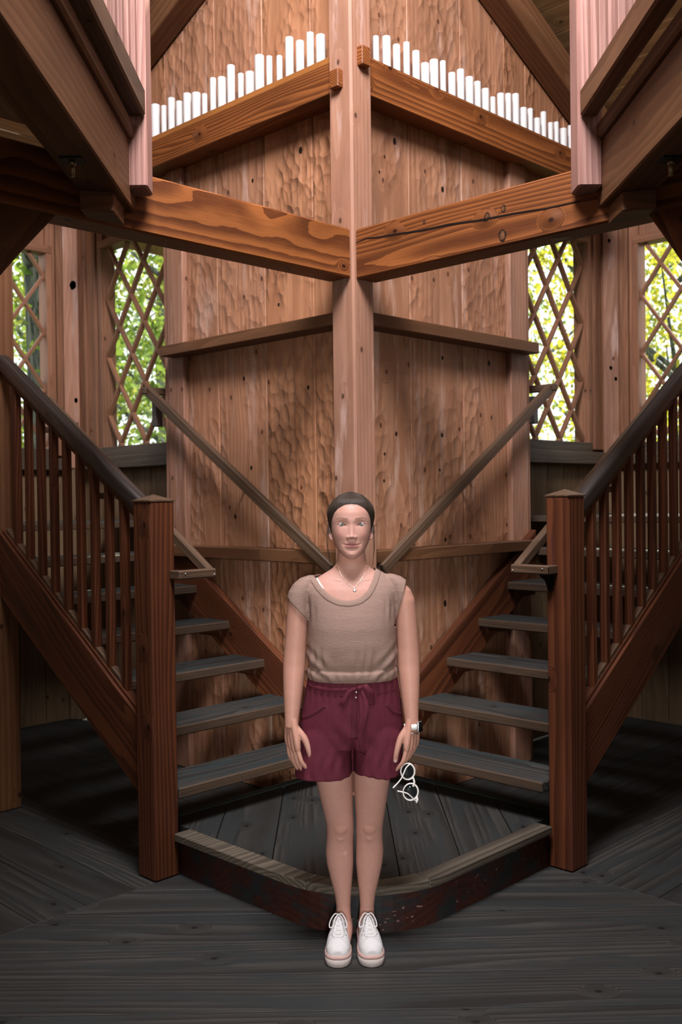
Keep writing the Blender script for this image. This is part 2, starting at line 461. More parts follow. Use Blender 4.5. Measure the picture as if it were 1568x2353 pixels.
def brace(name, P0, P1, bulge, w, t, side_dir, mat, label):
    """curved knee brace from P0 (post) up to P1 (beam)"""
    P0, P1 = Vector(P0), Vector(P1)
    o = thing(name, P0, label, 'brace')
    ax = (P1 - P0).normalized(); az = Vector(side_dir).normalized(); ay = az.cross(ax).normalized()
    if ay.z > 0: ay = -ay; az = ax.cross(ay).normalized()
    L = (P1 - P0).length; n = 12; lo, hi = [], []
    for i in range(n + 1):
        s = i / n; x = s * L; yb = -bulge * math.sin(math.pi * s)
        lo.append((x, yb + w / 2)); hi.append((x, yb - w / 2))
    prism('brace_body', lo + hi[::-1], t, frame(P0, ax, ay, az), mat, o, 0.004)
    return o


# posts that carry the far ends of the beams, outside the picture, and their curved braces
for nm, uu, vv_, lab in (('hall_post', 1.20, 3.46, 'square hall post under the beam with oval grain'), ('hall_post', 3.65, 1.20, 'square hall post under the cracked beam')):
    o = thing(nm, W(uu, vv_, 0), lab, 'post'); ubox('shaft', uu - 0.08, uu + 0.08, vv_ - 0.08, vv_ + 0.08, 0, 2.735, M_JOIST, o, 'z', 0.006)
brace('knee_brace', W(1.28, 3.463, 1.985), W(1.953, 3.463, 2.855), 0.03, 0.17, 0.12, DV, M_JOIST, 'curved brown knee brace under the beam with oval grain')
brace('knee_brace', W(3.643, 1.28, 1.88), W(3.643, 1.817, 2.842), 0.03, 0.16, 0.12, DU, M_BEAM, 'curved honey-brown knee brace under the cracked beam')

# ------------------------------------------------------------------ balconies either side of the opening
def balcony(sg, Xj, zb, Xr, Xp0, Xp1, zpost, lab, mpost):
    """sg -1 left, +1 right; joist inner face at Xj, rail inner face at Xr"""
    side = 'dim' if sg < 0 else 'lit'
    o = thing('balcony_joist', (Xj + sg * 0.08, 3.0, zb), 'heavy floor joist of the %s balcony, end resting on the tie beam' % lab, 'joist')
    x0, x1 = Xj, Xj + sg * 0.157
    xa = (x0 + x1) / 2
    # joist with end cut along the beam face
    ye = 3.96
    pts = [(min(x0, x1), 0.9), (max(x0, x1), 0.9)]
    if sg < 0: pts += [(x0, ye + 0.06), (x1, ye - 0.10)]
    else: pts += [(x1, ye - 0.10), (x0, ye + 0.06)]
    slab('joist_body', pts, zb, zb + 0.252, M_JOIST, o, math.pi / 2, 0.006)
    # plate and bolt under the joist
    bx = xa + sg * 0.012
    bm = bmesh.new(); bmesh.ops.create_cube(bm, size=1); bmesh.ops.scale(bm, vec=(0.075, 0.075, 0.007), verts=bm.verts); bevel_bm(bm, 0.001)
    mesh_obj('plate', bm, M_PLATE, o, Matrix.Translation((bx, 3.39, zb - 0.0035)))
    bm = bmesh.new()
    bmesh.ops.create_cone(bm, cap_ends=True, segments=6, radius1=0.0125, radius2=0.0125, depth=0.014, matrix=Matrix.Translation((0, 0, -0.012)))
    bmesh.ops.create_cone(bm, cap_ends=True, segments=14, radius1=0.0075, radius2=0.0075, depth=0.055, matrix=Matrix.Translation((0, 0, -0.03)))
    mesh_obj('bolt', bm, M_STEEL, o, Matrix.Translation((bx, 3.39, zb)), True)
    # block between joist and beam
    slab('block', [(xa + sg * -0.05, 3.74), (xa + sg * 0.07, 3.74 - 0.03), (xa + sg * 0.07, 3.83), (xa - sg * 0.05, 3.93)], zb - 0.075, zb, M_JOIST, o, 0, 0.004)
    # deck boards
    d = thing('balcony_deck', (Xj + sg * 0.7, 2.5, zb + 0.252), 'board floor of the %s balcony with rounded nosing' % lab, 'deck')
    zd = zb + 0.252
    xe = Xj - sg * 0.022
    for k in range(9):
        a = xe + sg * (0.0 + k * 0.16); b = a + sg * 0.157
        lim = 5.0 - 0.055
        # deck ends where the tie beam runs: |X| grows -> Y of the beam falls
        def yb(x): return (3.40 * math.sqrt(2) + x) if sg < 0 else (3.575 * math.sqrt(2) - x)
        pts = [(a, 0.9), (b, 0.9), (b, max(1.0, yb(b) + 0.06)), (a, min(4.0, yb(a) + 0.06))]
        slab('deck_board', pts, zd, zd + 0.062, M_ROOF if k else M_JOIST, d, math.pi / 2, 0.010 if k == 0 else 0.002)
    # railing: hanging corner post, bottom rail, balusters, top rail
    r = thing('balcony_railing', (Xr, 3.9, zpost), 'railing of the %s balcony with a square post hanging below the floor' % lab, 'railing')
    hp = board('hanging_post', ((Xp0 + Xp1) / 2, 3.963, zpost), ((Xp0 + Xp1) / 2, 3.963, 4.4), abs(Xp1 - Xp0), 0.125, (1, 0, 0), mpost, r, 0.008)
    zr = zb + 0.338
    board('bottom_rail', (Xr + sg * 0.035, 0.9, zr + 0.052), (Xr + sg * 0.035, 3.90, zr + 0.052), 0.105, 0.07, DZ, M_BROWNRAIL if sg < 0 else M_JOIST, r, 0.008)
    board('top_rail', (Xr + sg * 0.035, 0.9, zr + 0.95), (Xr + sg * 0.035, 3.95, zr + 0.95), 0.08, 0.09, DZ, M_BROWNRAIL, r, 0.01)
    for k in range(18):
        yy = 3.80 - k * 0.118
        board('baluster', (Xr + sg * 0.035, yy, zr + 0.10), (Xr + sg * 0.035, yy, zr + 0.92), 0.042, 0.042, (1, 0, 0), mpost, r, 0.004)


balcony(-1, -0.767, 2.806, -0.700, -0.791, -0.697, 2.872, 'shaded', M_PINK)
balcony(1, 1.083, 2.79, 0.995, 0.987, 1.084, 2.858, 'brightly lit', M_PINK)

# ------------------------------------------------------------------ roof
AP = 2.0     # apex of the pyramid roof in grid units
ZA, SL = 6.12, 0.455


def zroof(d): return ZA - SL * (d - AP)


RF = thing('ceiling', W(2.6, 2.6, 5.5), kind='structure')
n_pl = 26
for k in range(n_pl):
    d0 = 2.75 + k * 0.17; d1 = d0 + 0.166
    for side in 'LR':
        zc = zroof((d0 + d1) / 2) + 0.012
        dw = math.sqrt(1 + SL * SL) * 0.166
        if side == 'R':
            e = min(d1, 3.9 if d0 > 3.0 else 9)
            board('roof_board', W((d0 + d1) / 2, -1.3, zc), W((d0 + d1) / 2, min(d0, 6.6), zc), dw, 0.022, (DU - SL * DZ), M_ROOF, RF, 0.003)
        else:
            board('roof_board', W(-1.3, (d0 + d1) / 2, zc), W(min(d0, 6.6), (d0 + d1) / 2, zc), dw, 0.022, (DV - SL * DZ), M_ROOF, RF, 0.003)
# far slopes of the pyramid (behind the camera)
for side in 'LR':
    bm = bmesh.new()
    if side == 'R':
        q = [W(1.25, -1.3, zroof(2.75)), W(-1.3, -1.3, 4.6), W(-1.3, 2.75, 4.6), W(1.25, 2.75, zroof(2.75))]
    else:
        q = [W(-1.3, 1.25, zroof(2.75)), W(-1.3, -1.3, 4.6), W(2.75, -1.3, 4.6), W(2.75, 1.25, zroof(2.75))]
    bm.faces.new([bm.verts.new(x) for x in q])
    bmesh.ops.solidify(bm, geom=bm.faces[:], thickness=0.03)
    mesh_obj('roof_panel', bm, M_ROOF, RF)
# rafters lying against the core walls
r_ = thing('rafter', W(3.6, 5.0, 4.4), 'dark sloping rafter above the candles on the shaded core wall', 'rafter')
board('rafter_body', W(3.635, 3.75, 4.386 + 0.43 * (5.26 - 3.75) + 0.1), W(3.635, 6.3, 4.386 + 0.43 * (5.26 - 6.3) + 0.1), 0.20, 0.15, DZ, M_JOIST, r_, 0.006)
r_ = thing('rafter', W(5.0, 3.45, 4.4), 'dark sloping rafter above the candles on the sunlit core wall', 'rafter')
board('rafter_body', W(3.95, 3.435, 4.114 + 0.475 * (5.76 - 3.95) + 0.1), W(6.5, 3.435, 4.114 + 0.475 * (5.76 - 6.5) + 0.1), 0.20, 0.15, DZ, M_JOIST, r_, 0.006)

# ------------------------------------------------------------------ outer walls with lattice windows
UO, VO, UF, VF = 4.04, 3.80, 6.75, 6.78     # narrow-window walls u=UO / v=VO, far walls v=VF / u=UF
ZS, ZH = 2.045, 3.50


def wall_piece(name, side, a0, a1, z0, z1):
    """side: 'nL' plane u=UO, 'nR' plane v=VO, 'fL' plane v=VF, 'fR' plane u=UF"""
    T = 0.10
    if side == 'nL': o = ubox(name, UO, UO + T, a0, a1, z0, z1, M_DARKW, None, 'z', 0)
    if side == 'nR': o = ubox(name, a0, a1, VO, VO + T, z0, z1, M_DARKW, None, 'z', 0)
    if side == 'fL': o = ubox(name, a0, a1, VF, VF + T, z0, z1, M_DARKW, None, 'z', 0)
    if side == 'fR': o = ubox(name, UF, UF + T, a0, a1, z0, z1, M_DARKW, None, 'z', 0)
    return tag(o, kind='structure')


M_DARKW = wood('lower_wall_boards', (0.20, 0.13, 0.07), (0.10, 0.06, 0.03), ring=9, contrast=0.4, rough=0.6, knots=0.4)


def P(side, a, d, z):
    """point on an outer wall: a along it, d into the room"""
    if side == 'nL': return W(UO - d, a, z)
    if side == 'nR': return W(a, VO - d, z)
    if side == 'fL': return W(a, VF - d, z)
    return W(UF - d, a, z)


M_GLASS = NT('window_glass')
_tr = M_GLASS.n('ShaderNodeBsdfTransparent'); _gl = M_GLASS.n('ShaderNodeBsdfGlossy'); _gl.inputs['Roughness'].default_value = 0.02
_mx = M_GLASS.n('ShaderNodeMixShader'); _lw = M_GLASS.n('ShaderNodeLayerWeight'); _lw.inputs[0].default_value = 0.5; _fp = M_GLASS.n('ShaderNodeMath', operation='POWER'); _fp.inputs[1].default_value = 5.0; M_GLASS.t.links.new(_lw.outputs['Facing'], _fp.inputs[0]); _fr = M_GLASS.n('ShaderNodeMath', operation='MULTIPLY_ADD'); _fr.inputs[1].default_value = 0.6; _fr.inputs[2].default_value = 0.03; M_GLASS.t.links.new(_fp.outputs[0], _fr.inputs[0])
_tr.inputs['Color'].default_value = (0.95, 0.97, 0.95, 1)
M_GLASS.t.links.new(_fr.outputs[0], _mx.inputs[0]); M_GLASS.t.links.new(_tr.outputs[0], _mx.inputs[1]); M_GLASS.t.links.new(_gl.outputs[0], _mx.inputs[2])
M_GLASS.t.links.new(_mx.outputs[0], M_GLASS.out.inputs['Surface']); M_GLASS = M_GLASS.m


def lattice_window(num, side, e, sgn, ncell, zs, zh, znode):
    """window from its edge e extending ncell half-diamonds in direction sgn"""
    hw, hh = 0.1555, 0.211
    a0, a1 = e, e + sgn * ncell * hw
    lo, hi = min(a0, a1), max(a0, a1)
    win = thing('window_%d' % num, P(side, (lo + hi) / 2, 0, zs), kind='structure')
    mid_ = lambda a, d, z: P(side, a, d, z)
    inw = (P(side, 0, 1, 0) - P(side, 0, 0, 0))
    # glass
    bm = bmesh.new(); g = [mid_(lo - .02, -0.045, zs - .02), mid_(hi + .02, -0.045, zs - .02), mid_(hi + .02, -0.045, zh + .02), mid_(lo - .02, -0.045, zh + .02)]
    bm.faces.new([bm.verts.new(x) for x in g]); bmesh.ops.solidify(bm, geom=bm.faces[:], thickness=0.004)
    mesh_obj('pane', bm, M_GLASS, win)
    # frame: jambs, head, sill
    board('jamb', mid_(a0 - sgn * 0.022, -0.02, zs - 0.03), mid_(a0 - sgn * 0.022, -0.02, zh), 0.045, 0.12, inw.cross(DZ), M_WIN, win, 0.004)
    board('jamb', mid_(a1 + sgn * 0.022, -0.02, zs - 0.03), mid_(a1 + sgn * 0.022, -0.02, zh), 0.045, 0.12, inw.cross(DZ), M_WIN, win, 0.004)
    board('head', mid_(lo - .045, -0.02, zh + 0.03), mid_(hi + .045, -0.02, zh + 0.03), 0.06, 0.12, DZ, M_WIN, win, 0.004)
    board('sill_frame', mid_(lo - .045, -0.02, zs - 0.035), mid_(hi + .045, -0.02, zs - 0.035), 0.07, 0.13, DZ, M_DARKTRIM, win, 0.004)
    board('sill', mid_(lo - .25 if sgn > 0 else lo - .05, 0.035, zs - 0.115), mid_(hi + .05 if sgn > 0 else hi + .25, 0.035, zs - 0.115), 0.09, 0.10, DZ, M_DARKTRIM, win, 0.006)
    # corner fillet at the head by the pilaster
    q = [(a0, zh), (a0 + sgn * 0.10, zh), (a0, zh - 0.07)]
    # lattice bars
    width = hi - lo; slope = hh / hw
    for dr in (1, -1):
        ks = range(-30, 31)
        for k in ks:
            # line z = znode + hh*(2k) + dr*slope*(a-e)*sgn
            pts = []
            c0 = znode + hh * 2 * k
            s0, s1 = 0.0, width
            # clip to zs..zh
            f = lambda s: c0 + dr * slope * s
            def sol(z): return (z - c0) / (dr * slope)
            ra, rb = sorted((sol(zs), sol(zh)))
            s0, s1 = max(s0, ra), min(s1, rb)
            if s1 - s0 < 0.02: continue
            A = mid_(e + sgn * s0, -0.012, f(s0)); B = mid_(e + sgn * s1, -0.012, f(s1))
            board('lattice_bar', A, B, 0.023, 0.034 if dr > 0 else 0.033, inw.cross(B - A), M_WIN, win, 0.003)
    return win


def side_walls(side, e, sgn, ncell, far_end, corner, zs, zh, num, znode, wname):
    hw = 0.1555
    a1 = e + sgn * ncell * hw
    lo, hi = sorted((e, a1))
    end_lo, end_hi = sorted((far_end, corner))
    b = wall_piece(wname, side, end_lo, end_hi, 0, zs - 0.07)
    T = 0.10
    for (x0, x1, z0, z1) in ((end_lo, end_hi, zh + 0.06, 5.0), (end_lo, lo - 0.045, zs - 0.07, zh + 0.06), (hi + 0.045, end_hi, zs - 0.07, zh + 0.06)):
        if x1 - x0 < 0.01: continue
        c = board('wall_infill', P(side, (x0 + x1) / 2, -T / 2, z0), P(side, (x0 + x1) / 2, -T / 2, z1), x1 - x0, T, P(side, 1, 0, 0) - P(side, 0, 0, 0), M_WIN, b, 0)
    lattice_window(num, side, e, sgn, ncell, zs, zh, znode)
    # vertical boards on the wall below the window
    x = end_lo
    while x < end_hi - 0.03:
        x1 = min(x + 0.21, end_hi)
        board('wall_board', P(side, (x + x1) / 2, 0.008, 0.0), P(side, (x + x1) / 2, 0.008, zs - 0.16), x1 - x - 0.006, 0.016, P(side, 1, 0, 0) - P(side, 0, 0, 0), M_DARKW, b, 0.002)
        x = x1
    # stepped casing boards between the window and the corner
    s = -sgn
    for k, (a, b_, d) in enumerate(((0.0, 0.075, 0.030), (0.078, 0.118, 0.045), (0.121, 0.205, 0.034), (0.208, 0.245, 0.052), (0.248, 0.335, 0.040))):
        p0, p1 = e + s * a, e + s * b_
        board('casing_board', P(side, (p0 + p1) / 2, d / 2, zs - 0.05), P(side, (p0 + p1) / 2, d / 2, zh + 0.25), abs(p1 - p0), d, P(side, 1, 0, 0) - P(side, 0, 0, 0), M_WIN, b, 0.004)


side_walls('nL', 6.342, -1, 7, 5.16, VF, ZS, ZH, 1, 2.07 + 0.211, 'wall_outer_left')
side_walls('fL', 3.785, -1, 6, -1.3, UO, ZS, ZH, 2, 2.07 + 0.211 * 4, 'wall_far_left')
side_walls('nR', 6.42, -1, 7, 5.28, UF, 2.03, 3.475, 3, 2.05 + 0.211 * 2, 'wall_outer_right')
side_walls('fR', 3.522, -1, 6, -1.3, VO, 2.03, 3.475, 4, 2.05 + 0.211 * 1, 'wall_far_right')
# corner boards set across the corners
for (u_, v_, lab) in ((UO, VF, 'grey-brown corner board with a large dark knot between the shaded windows'), (UF, VO, 'grey-brown corner board with small knots between the sunlit windows')):
    M_CB = M_POST
    c = W(u_ - 0.075, v_ - 0.075, 0)
    o = thing('corner_pilaster', c, lab, 'pilaster')
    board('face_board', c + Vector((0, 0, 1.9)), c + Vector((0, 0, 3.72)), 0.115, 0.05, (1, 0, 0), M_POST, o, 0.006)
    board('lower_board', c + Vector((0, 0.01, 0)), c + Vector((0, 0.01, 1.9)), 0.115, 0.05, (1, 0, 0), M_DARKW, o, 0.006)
# walls behind the camera; their gap is narrowed to shape the added fill
tag(ubox('wall_front_left', -1.4, -1.3, 0.4, VF, 0, 4.7, M_DARKW, None, 'z', 0), kind='structure')
tag(ubox('wall_front_right', 0.4, UF, -1.4, -1.3, 0, 4.7, M_DARKW, None, 'z', 0), kind='structure')
FRONT_WALL = tag(board('wall_front', (-0.71, -0.62, 0), (-0.71, -0.62, 4.7), 1.1, 0.1, (1, 0, 0), M_DARKW, None, 0), kind='structure')
board('wall_infill', (0.91, -0.62, 0), (0.91, -0.62, 4.7), 1.1, 0.1, (1, 0, 0), M_DARKW, FRONT_WALL, 0)
board('wall_infill', (0.1, -0.62, 2.05), (0.1, -0.62, 4.7), 0.8, 0.1, (1, 0, 0), M_DARKW, FRONT_WALL, 0)

# ------------------------------------------------------------------ distinct knots in the boards and beams
M_KNOT = plain('dark_knot', (0.030, 0.014, 0.008), 0.7)
M_KNOTL = plain('pale_knot', (0.20, 0.085, 0.035), 0.6, noise=0.4, nscale=90)


def knot(c, nrm, r, parent, pale=False):
    nrm = Vector(nrm).normalized(); tx = nrm.cross(DZ).normalized(); rk = random.Random(int(r * 1e5))
    for k, (f, m) in enumerate(((1.0, M_KNOT),) + (((0.72, M_KNOTL),) if pale else ())):
        bm = bmesh.new()
        vs_ = [bm.verts.new(Vector(c) + nrm * (0.0006 + 0.0006 * k) + (tx * math.cos(a) * 0.85 + DZ * math.sin(a) * 1.15) * r * f * rk.uniform(0.85, 1.1)) for a in [2 * math.pi * q / 14 for q in range(14)]]
        bm.faces.new(vs_); bmesh.ops.solidify(bm, geom=bm.faces[:], thickness=0.0005)
        mesh_obj('knot', bm, m, parent)


for u_, z_, r in [(4.022, 1.991, .0117), (4.037, 3.552, .0165), (4.442, 3.383, .015), (4.867, 2.441, .015), (4.425, 2.434, .012), (3.92, 1.739, .0085), (4.423, 1.047, .0165), (4.433, 1.408, .011), (3.926, 1.881, .0085), (4.413, 1.998, .012), (3.955, 3.452, .008), (3.912, 3.362, .008), (4.389, 1.801, .009)]:
    knot(W(u_, VW - 0.003, z_), -DV, r, WR)
for v_, z_, r in [(4.354, 1.831, .0115), (4.504, 1.551, .013), (4.307, 3.457, .011), (4.102, 2.726, .010), (3.91, 3.528, .018), (3.874, 2.249, .011), (4.279, 3.021, .009), (4.408, 2.346, .011)]:
    knot(W(UW - 0.003, v_, z_), -DU, r, WL)
for v_, z_, r in [(2.503, 2.772, .0244), (2.582, 2.869, .0171), (2.497, 2.886, .015), (2.937, 2.919, .0101)]:
    knot(W(3.572, v_, z_), -DU, r, br, True)
knot(Vector((-1.913, 7.516, 3.277)), (0, -1, 0), 0.030, bpy.data.objects['corner_pilaster'])
knot(Vector((-1.904, 7.516, 2.412)), (0, -1, 0), 0.016, bpy.data.objects['corner_pilaster'])
for q in ((2.075, 7.325, 3.519), (2.079, 7.325, 2.586), (2.115, 7.325, 2.505)):
    knot(Vector(q), (0, -1, 0), 0.013, bpy.data.objects['corner_pilaster.001'])

# ------------------------------------------------------------------ landing step between the two stairs
def rounded_corner(u0, v0, r, u1, v1, n=14):
    """grid polygon of a square whose front corner (u0,v0) is rounded"""
    pts = [(u1, v1), (u0, v1)]
    for i in range(n + 1):
        a = math.pi + (math.pi / 2) * i / n
        pts.append((u0 + r + r * math.cos(a), v0 + r + r * math.sin(a)))
    pts.append((u1, v0))
    return pts


LS = thing('landing_step', W(3.1, 3.0, 0), 'low boarded landing step with rounded worn nosing and scuffed dark riser', 'step')
body = [uvp(*q) for q in rounded_corner(2.612, 2.437, 0.42, 3.99, 3.81)]
slab('riser', body, 0.0, 0.155, M_RISER, LS, 0.0, 0.0)
# nosing boards: ring between outer and inner outlines
outer = rounded_corner(2.578, 2.405, 0.45, 3.765, 3.575); inner = rounded_corner(2.665, 2.49, 0.36, 3.765, 3.575)


def ring_piece(name, i0, i1, mat, end0=None, end1=None):
    o_ = outer[i0:i1 + 1]; n_ = inner[i0:i1 + 1]
    slab(name, [uvp(*q) for q in o_] + [uvp(*q) for q in n_[::-1]], 0.155, 0.190, mat, LS, math.pi * 0.75 if name.endswith('l') else math.pi / 4, 0.004)


ring_piece('nosing', 1, 4, M_NOSE)
ring_piece('nosing', 4, 14, M_NOSE)
ring_piece('nosing', 14, 17, M_NOSE)
ipoly = [uvp(*q) for q in rounded_corner(2.667, 2.492, 0.36, 3.93, 3.75)]
for x0, x1 in ((-0.80, -0.515), (-0.511, -0.257), (-0.253, 0.003), (0.007, 0.248), (0.252, 0.508), (0.512, 0.768), (0.772, 1.05)):
    p = clip(clip(ipoly, 1, 0, x1), -1, 0, -x0)
    if len(p) > 2: slab('landing_plank', p, 0.15, 0.188, M_FLOOR, LS, math.pi / 2, 0.002)
M_TEAL = wood('teal_worn_board', (0.075, 0.11, 0.10), (0.03, 0.05, 0.046), ring=12, contrast=0.5, rough=0.55, knots=0.1, bump=0.7)
ubox('edge_board', 2.61, 3.93, 3.752, 3.81, 0.12, 0.189, M_TEAL, LS, 'u', 0.004)
ubox('edge_board', 3.932, 3.99, 2.44, 3.81, 0.12, 0.189, M_TEAL, LS, 'v', 0.004)
# paint chips on the riser
M_CHIP = plain('bare_wood_chip', (0.36, 0.22, 0.19), 0.8)
bm = bmesh.new(); rc = random.Random(3)
for k in range(34):
    if k < 18:   # around the rounded corner
        t_ = rc.gauss(0.66, 0.13); a = math.pi + math.pi / 2 * min(max(t_, 0), 1)
        c = W(2.612 + 0.42 + 0.4205 * math.cos(a), 2.437 + 0.42 + 0.4205 * math.sin(a), rc.uniform(0.012, 0.09)); tn = W(-math.sin(a), math.cos(a))
    else:
        u_ = rc.uniform(3.05, 3.75); c = W(u_, 2.4365, rc.uniform(0.03, 0.14)); tn = DU
    sx, sz = rc.uniform(0.002, 0.013), rc.uniform(0.0015, 0.006)
    nn = tn.cross(DZ)
    vs_ = [bm.verts.new(c + tn * sx * math.cos(q * 1.05) * rc.uniform(.6, 1) + DZ * sz * math.sin(q * 1.05) * rc.uniform(.6, 1)) for q in range(6)]
    bm.faces.new(vs_)
bmesh.ops.solidify(bm, geom=bm.faces[:], thickness=0.0008)
tag(mesh_obj('paint_chips', bm, M_CHIP, LS), kind='stuff')


# ------------------------------------------------------------------ stairs
def newel(parent, u0, u1, v0, v1, ztop, mat):
    ubox('newel_post', u0, u1, v0, v1, 0, ztop, mat, parent, 'z', 0.007)
    bm = bmesh.new(); e = 0.003
    q = [bm.verts.new(W(a, b, ztop)) for a, b in ((u0 - e, v0 - e), (u1 + e, v0 - e), (u1 + e, v1 + e), (u0 - e, v1 + e))]
    q2 = [bm.verts.new(W(a, b, ztop - 0.006)) for a, b in ((u0 - e, v0 - e), (u1 + e, v0 - e), (u1 + e, v1 + e), (u0 - e, v1 + e))]
    top = bm.verts.new(W((u0 + u1) / 2, (v0 + v1) / 2, ztop + 0.026))
    for i in range(4):
        bm.faces.new((q[i], q[(i + 1) % 4], top)); bm.faces.new((q2[i], q2[(i + 1) % 4], q[(i + 1) % 4], q[i]))
    bm.faces.new(q2[::-1]); bmesh.ops.recalc_face_normals(bm, faces=bm.faces)
    mesh_obj('newel_cap', bm, M_BROWNRAIL, parent)


def stair(side):
    L = side == 'L'
    lab = 'open staircase with red-brown newel rising beside the %s lattice windows' % ('shaded' if L else 'sunlit')
    st = thing('staircase', W(2.55, 3.65, 0) if L else W(3.85, 2.38, 0), lab, 'staircase')

    def Q(a, c, z):   # a along the run, c across (0 = outer stringer side)
        return W(c, a, z) if L else W(a, c, z)
    run = DV if L else DU; acr = DU if L else DV
    if L: n0, run_d, rise, z1, c_in, c_out, slope = 3.577, 0.303, 0.19, 0.38, 3.645, 2.60, 0.633
    else: n0, run_d, rise, z1, c_in, c_out, slope = 3.745, 0.294, 0.19, 0.38, 3.435, 2.435, 0.65
    for i in range(6):
        a = n0 + i * run_d
        z = z1 + i * rise
        aa = a + (0.0)
        # treads: worn boards between the stringers
        lo = c_out if i > 0 else c_out + 0.0
        A, B = Q(a + 0.135, lo, z - 0.024), Q(a + 0.135, c_in + 0.01, z - 0.024)
        if i == 0:
            A = Q(a + 0.135, c_out + 0.012, z - 0.024)
        board('tread', A, B, 0.27, 0.048, run, M_TREAD, st, 0.006)
        # cleat carrying the tread on the inner stringer
        board('cleat', Q(a + 0.05, c_in - 0.014, z - 0.072), Q(a + 0.25, c_in - 0.014, z - 0.072), 0.045, 0.028, DZ, M_STAIN, st, 0.003)
    # landing half way up
    zl = z1 + 6 * rise; al = n0 + 6 * run_d
    for k in range(4):
        board('half_landing_board', Q(al + 0.10 + k * 0.21, c_out - 0.1, zl - 0.02), Q(al + 0.10 + k * 0.21, c_in + (0.36 if al + .3 + k * .21 > 5.2 else 0.02), zl - 0.02), 0.205, 0.04, run, M_TREAD, st, 0.004)
    # stringers
    def stringer(name, c0, c1, a0, a1, zt, at, thick, mat, foot):
        pts = []
        f = lambda a: zt + slope * (a - at)
        O = Q(0, (c0 + c1) / 2, 0)
        cs = math.cos(math.atan(slope)); sn = math.sin(math.atan(slope))
        poly = [(a0, f(a0)), (a1, f(a1)), (a1, f(a1) - thick), (max(a0, a0), max(foot, f(a0) - thick))]
        if f(a0) - thick < foot:
            af = a0 + (foot - (f(a0) - thick)) / slope
            poly = [(a0, f(a0)), (a1, f(a1)), (a1, f(a1) - thick), (af, foot), (a0, foot)]
        # local frame along the slope so that the grain follows it
        P0 = Q(a0, (c0 + c1) / 2, f(a0))
        ax = (run * cs + DZ * sn); az = acr if not L else acr; ay = az.cross(ax).normalized()
        loc = []
        for a, z in poly:
            d = Q(a, (c0 + c1) / 2, z) - P0
            loc.append((d.dot(ax), d.dot(ay)))
        prism(name, loc, abs(c1 - c0), frame(P0, ax, ay, az), mat, st, 0.004)
    if L:
        stringer('outer_stringer', 2.505, 2.575, 3.70, 5.02, 0.707, 3.752, 0.345, M_STAIN, 0.02)
        stringer('inner_stringer', 3.645, 3.692, 3.62, 5.10, 0.985, 4.39, 0.31, M_STAIN, 0.02)
        newel(st, 2.479, 2.608, 3.578, 3.708, 1.652, M_STAIN)
    else:
        stringer('outer_stringer', 2.340, 2.410, 3.91, 5.60, 0.713, 3.991, 0.335, M_STAIN, 0.02)
        stringer('inner_stringer', 3.437, 3.484, 3.80, 5.23, 1.0, 4.55, 0.31, M_STAIN, 0.02)
        newel(st, 3.783, 3.915, 2.318, 2.436, 1.652, M_STAIN)
    # shoe rail on the stringer, balusters, handrail
    c = 2.54 if L else 2.375
    a0 = 3.70 if L else 3.91; a1 = 4.99 if L else 5.6
    zs0 = (0.707 + slope * (a0 - 3.752)) if L else (0.713 + slope * (a0 - 3.991))
    hr0 = 1.640 if L else 1.628; ha = 3.743 if L else 3.993
    slh = 0.605 if L else 0.645
    hz = lambda a: hr0 + slh * (a - ha)
    sz = lambda a: ((0.707 + slope * (a - 3.752)) if L else (0.713 + slope * (a - 3.991)))
    board('shoe_rail', Q(a0, c, sz(a0) + 0.008), Q(a1, c, sz(a1) + 0.008), 0.045, 0.022, acr, M_STAIN, st, 0.003)
    k = 0
    a = 3.865 if L else 4.064
    sp = 0.1235 if L else 0.118
    while a < (4.92 if L else 5.55):
        t_ = 0.036
        board('baluster', Q(a, c, sz(a) + 0.0), Q(a, c, hz(a) - 0.01), t_, t_, run, M_STAIN, st, 0.003)
        # fillet block between baluster feet
        b0, b1 = a + 0.02, a + sp - 0.02
        prism('fillet', [(b0 - a, sz(b0) - sz(a) + 0.012), (b1 - a, sz(b1) - sz(a) + 0.012), (b1 - a, sz(b1) - sz(a) + 0.045), (b0 - a, sz(b0) - sz(a) + 0.045)], 0.034,
              frame(Q(a, c, sz(a)), run, DZ, run.cross(DZ)), M_BROWNRAIL, st, 0.002)
        a += sp
    hb = board('handrail', Q(a0 + 0.005, c, hz(a0)), Q(a1 + 0.02, c, hz(a1 + 0.02)), 0.078, 0.062, DZ, M_RAIL, st, 0.016, 3)
    auto_smooth(hb, 50)
    board('under_rail', Q(a0 + 0.005, c, hz(a0) - 0.055), Q(a1, c, hz(a1) - 0.055), 0.035, 0.03, DZ, M_STAIN, st, 0.003)
    return st


SL_ = stair('L'); SR_ = stair('R')
# post at the half landing
o = thing('landing_post', W(2.545, 5.065, 0), 'dark square post holding the half landing of the shaded stair', 'post')
ubox('shaft', 2.48, 2.61, 5.0, 5.13, 0, 3.3, M_JOIST, o, 'z', 0.006)
o = thing('landing_post', W(5.65, 2.375, 0), 'dark square post holding the half landing of the sunlit stair', 'post')
ubox('shaft', 5.60, 5.73, 2.31, 2.44, 0, 3.3, M_JOIST, o, 'z', 0.006)


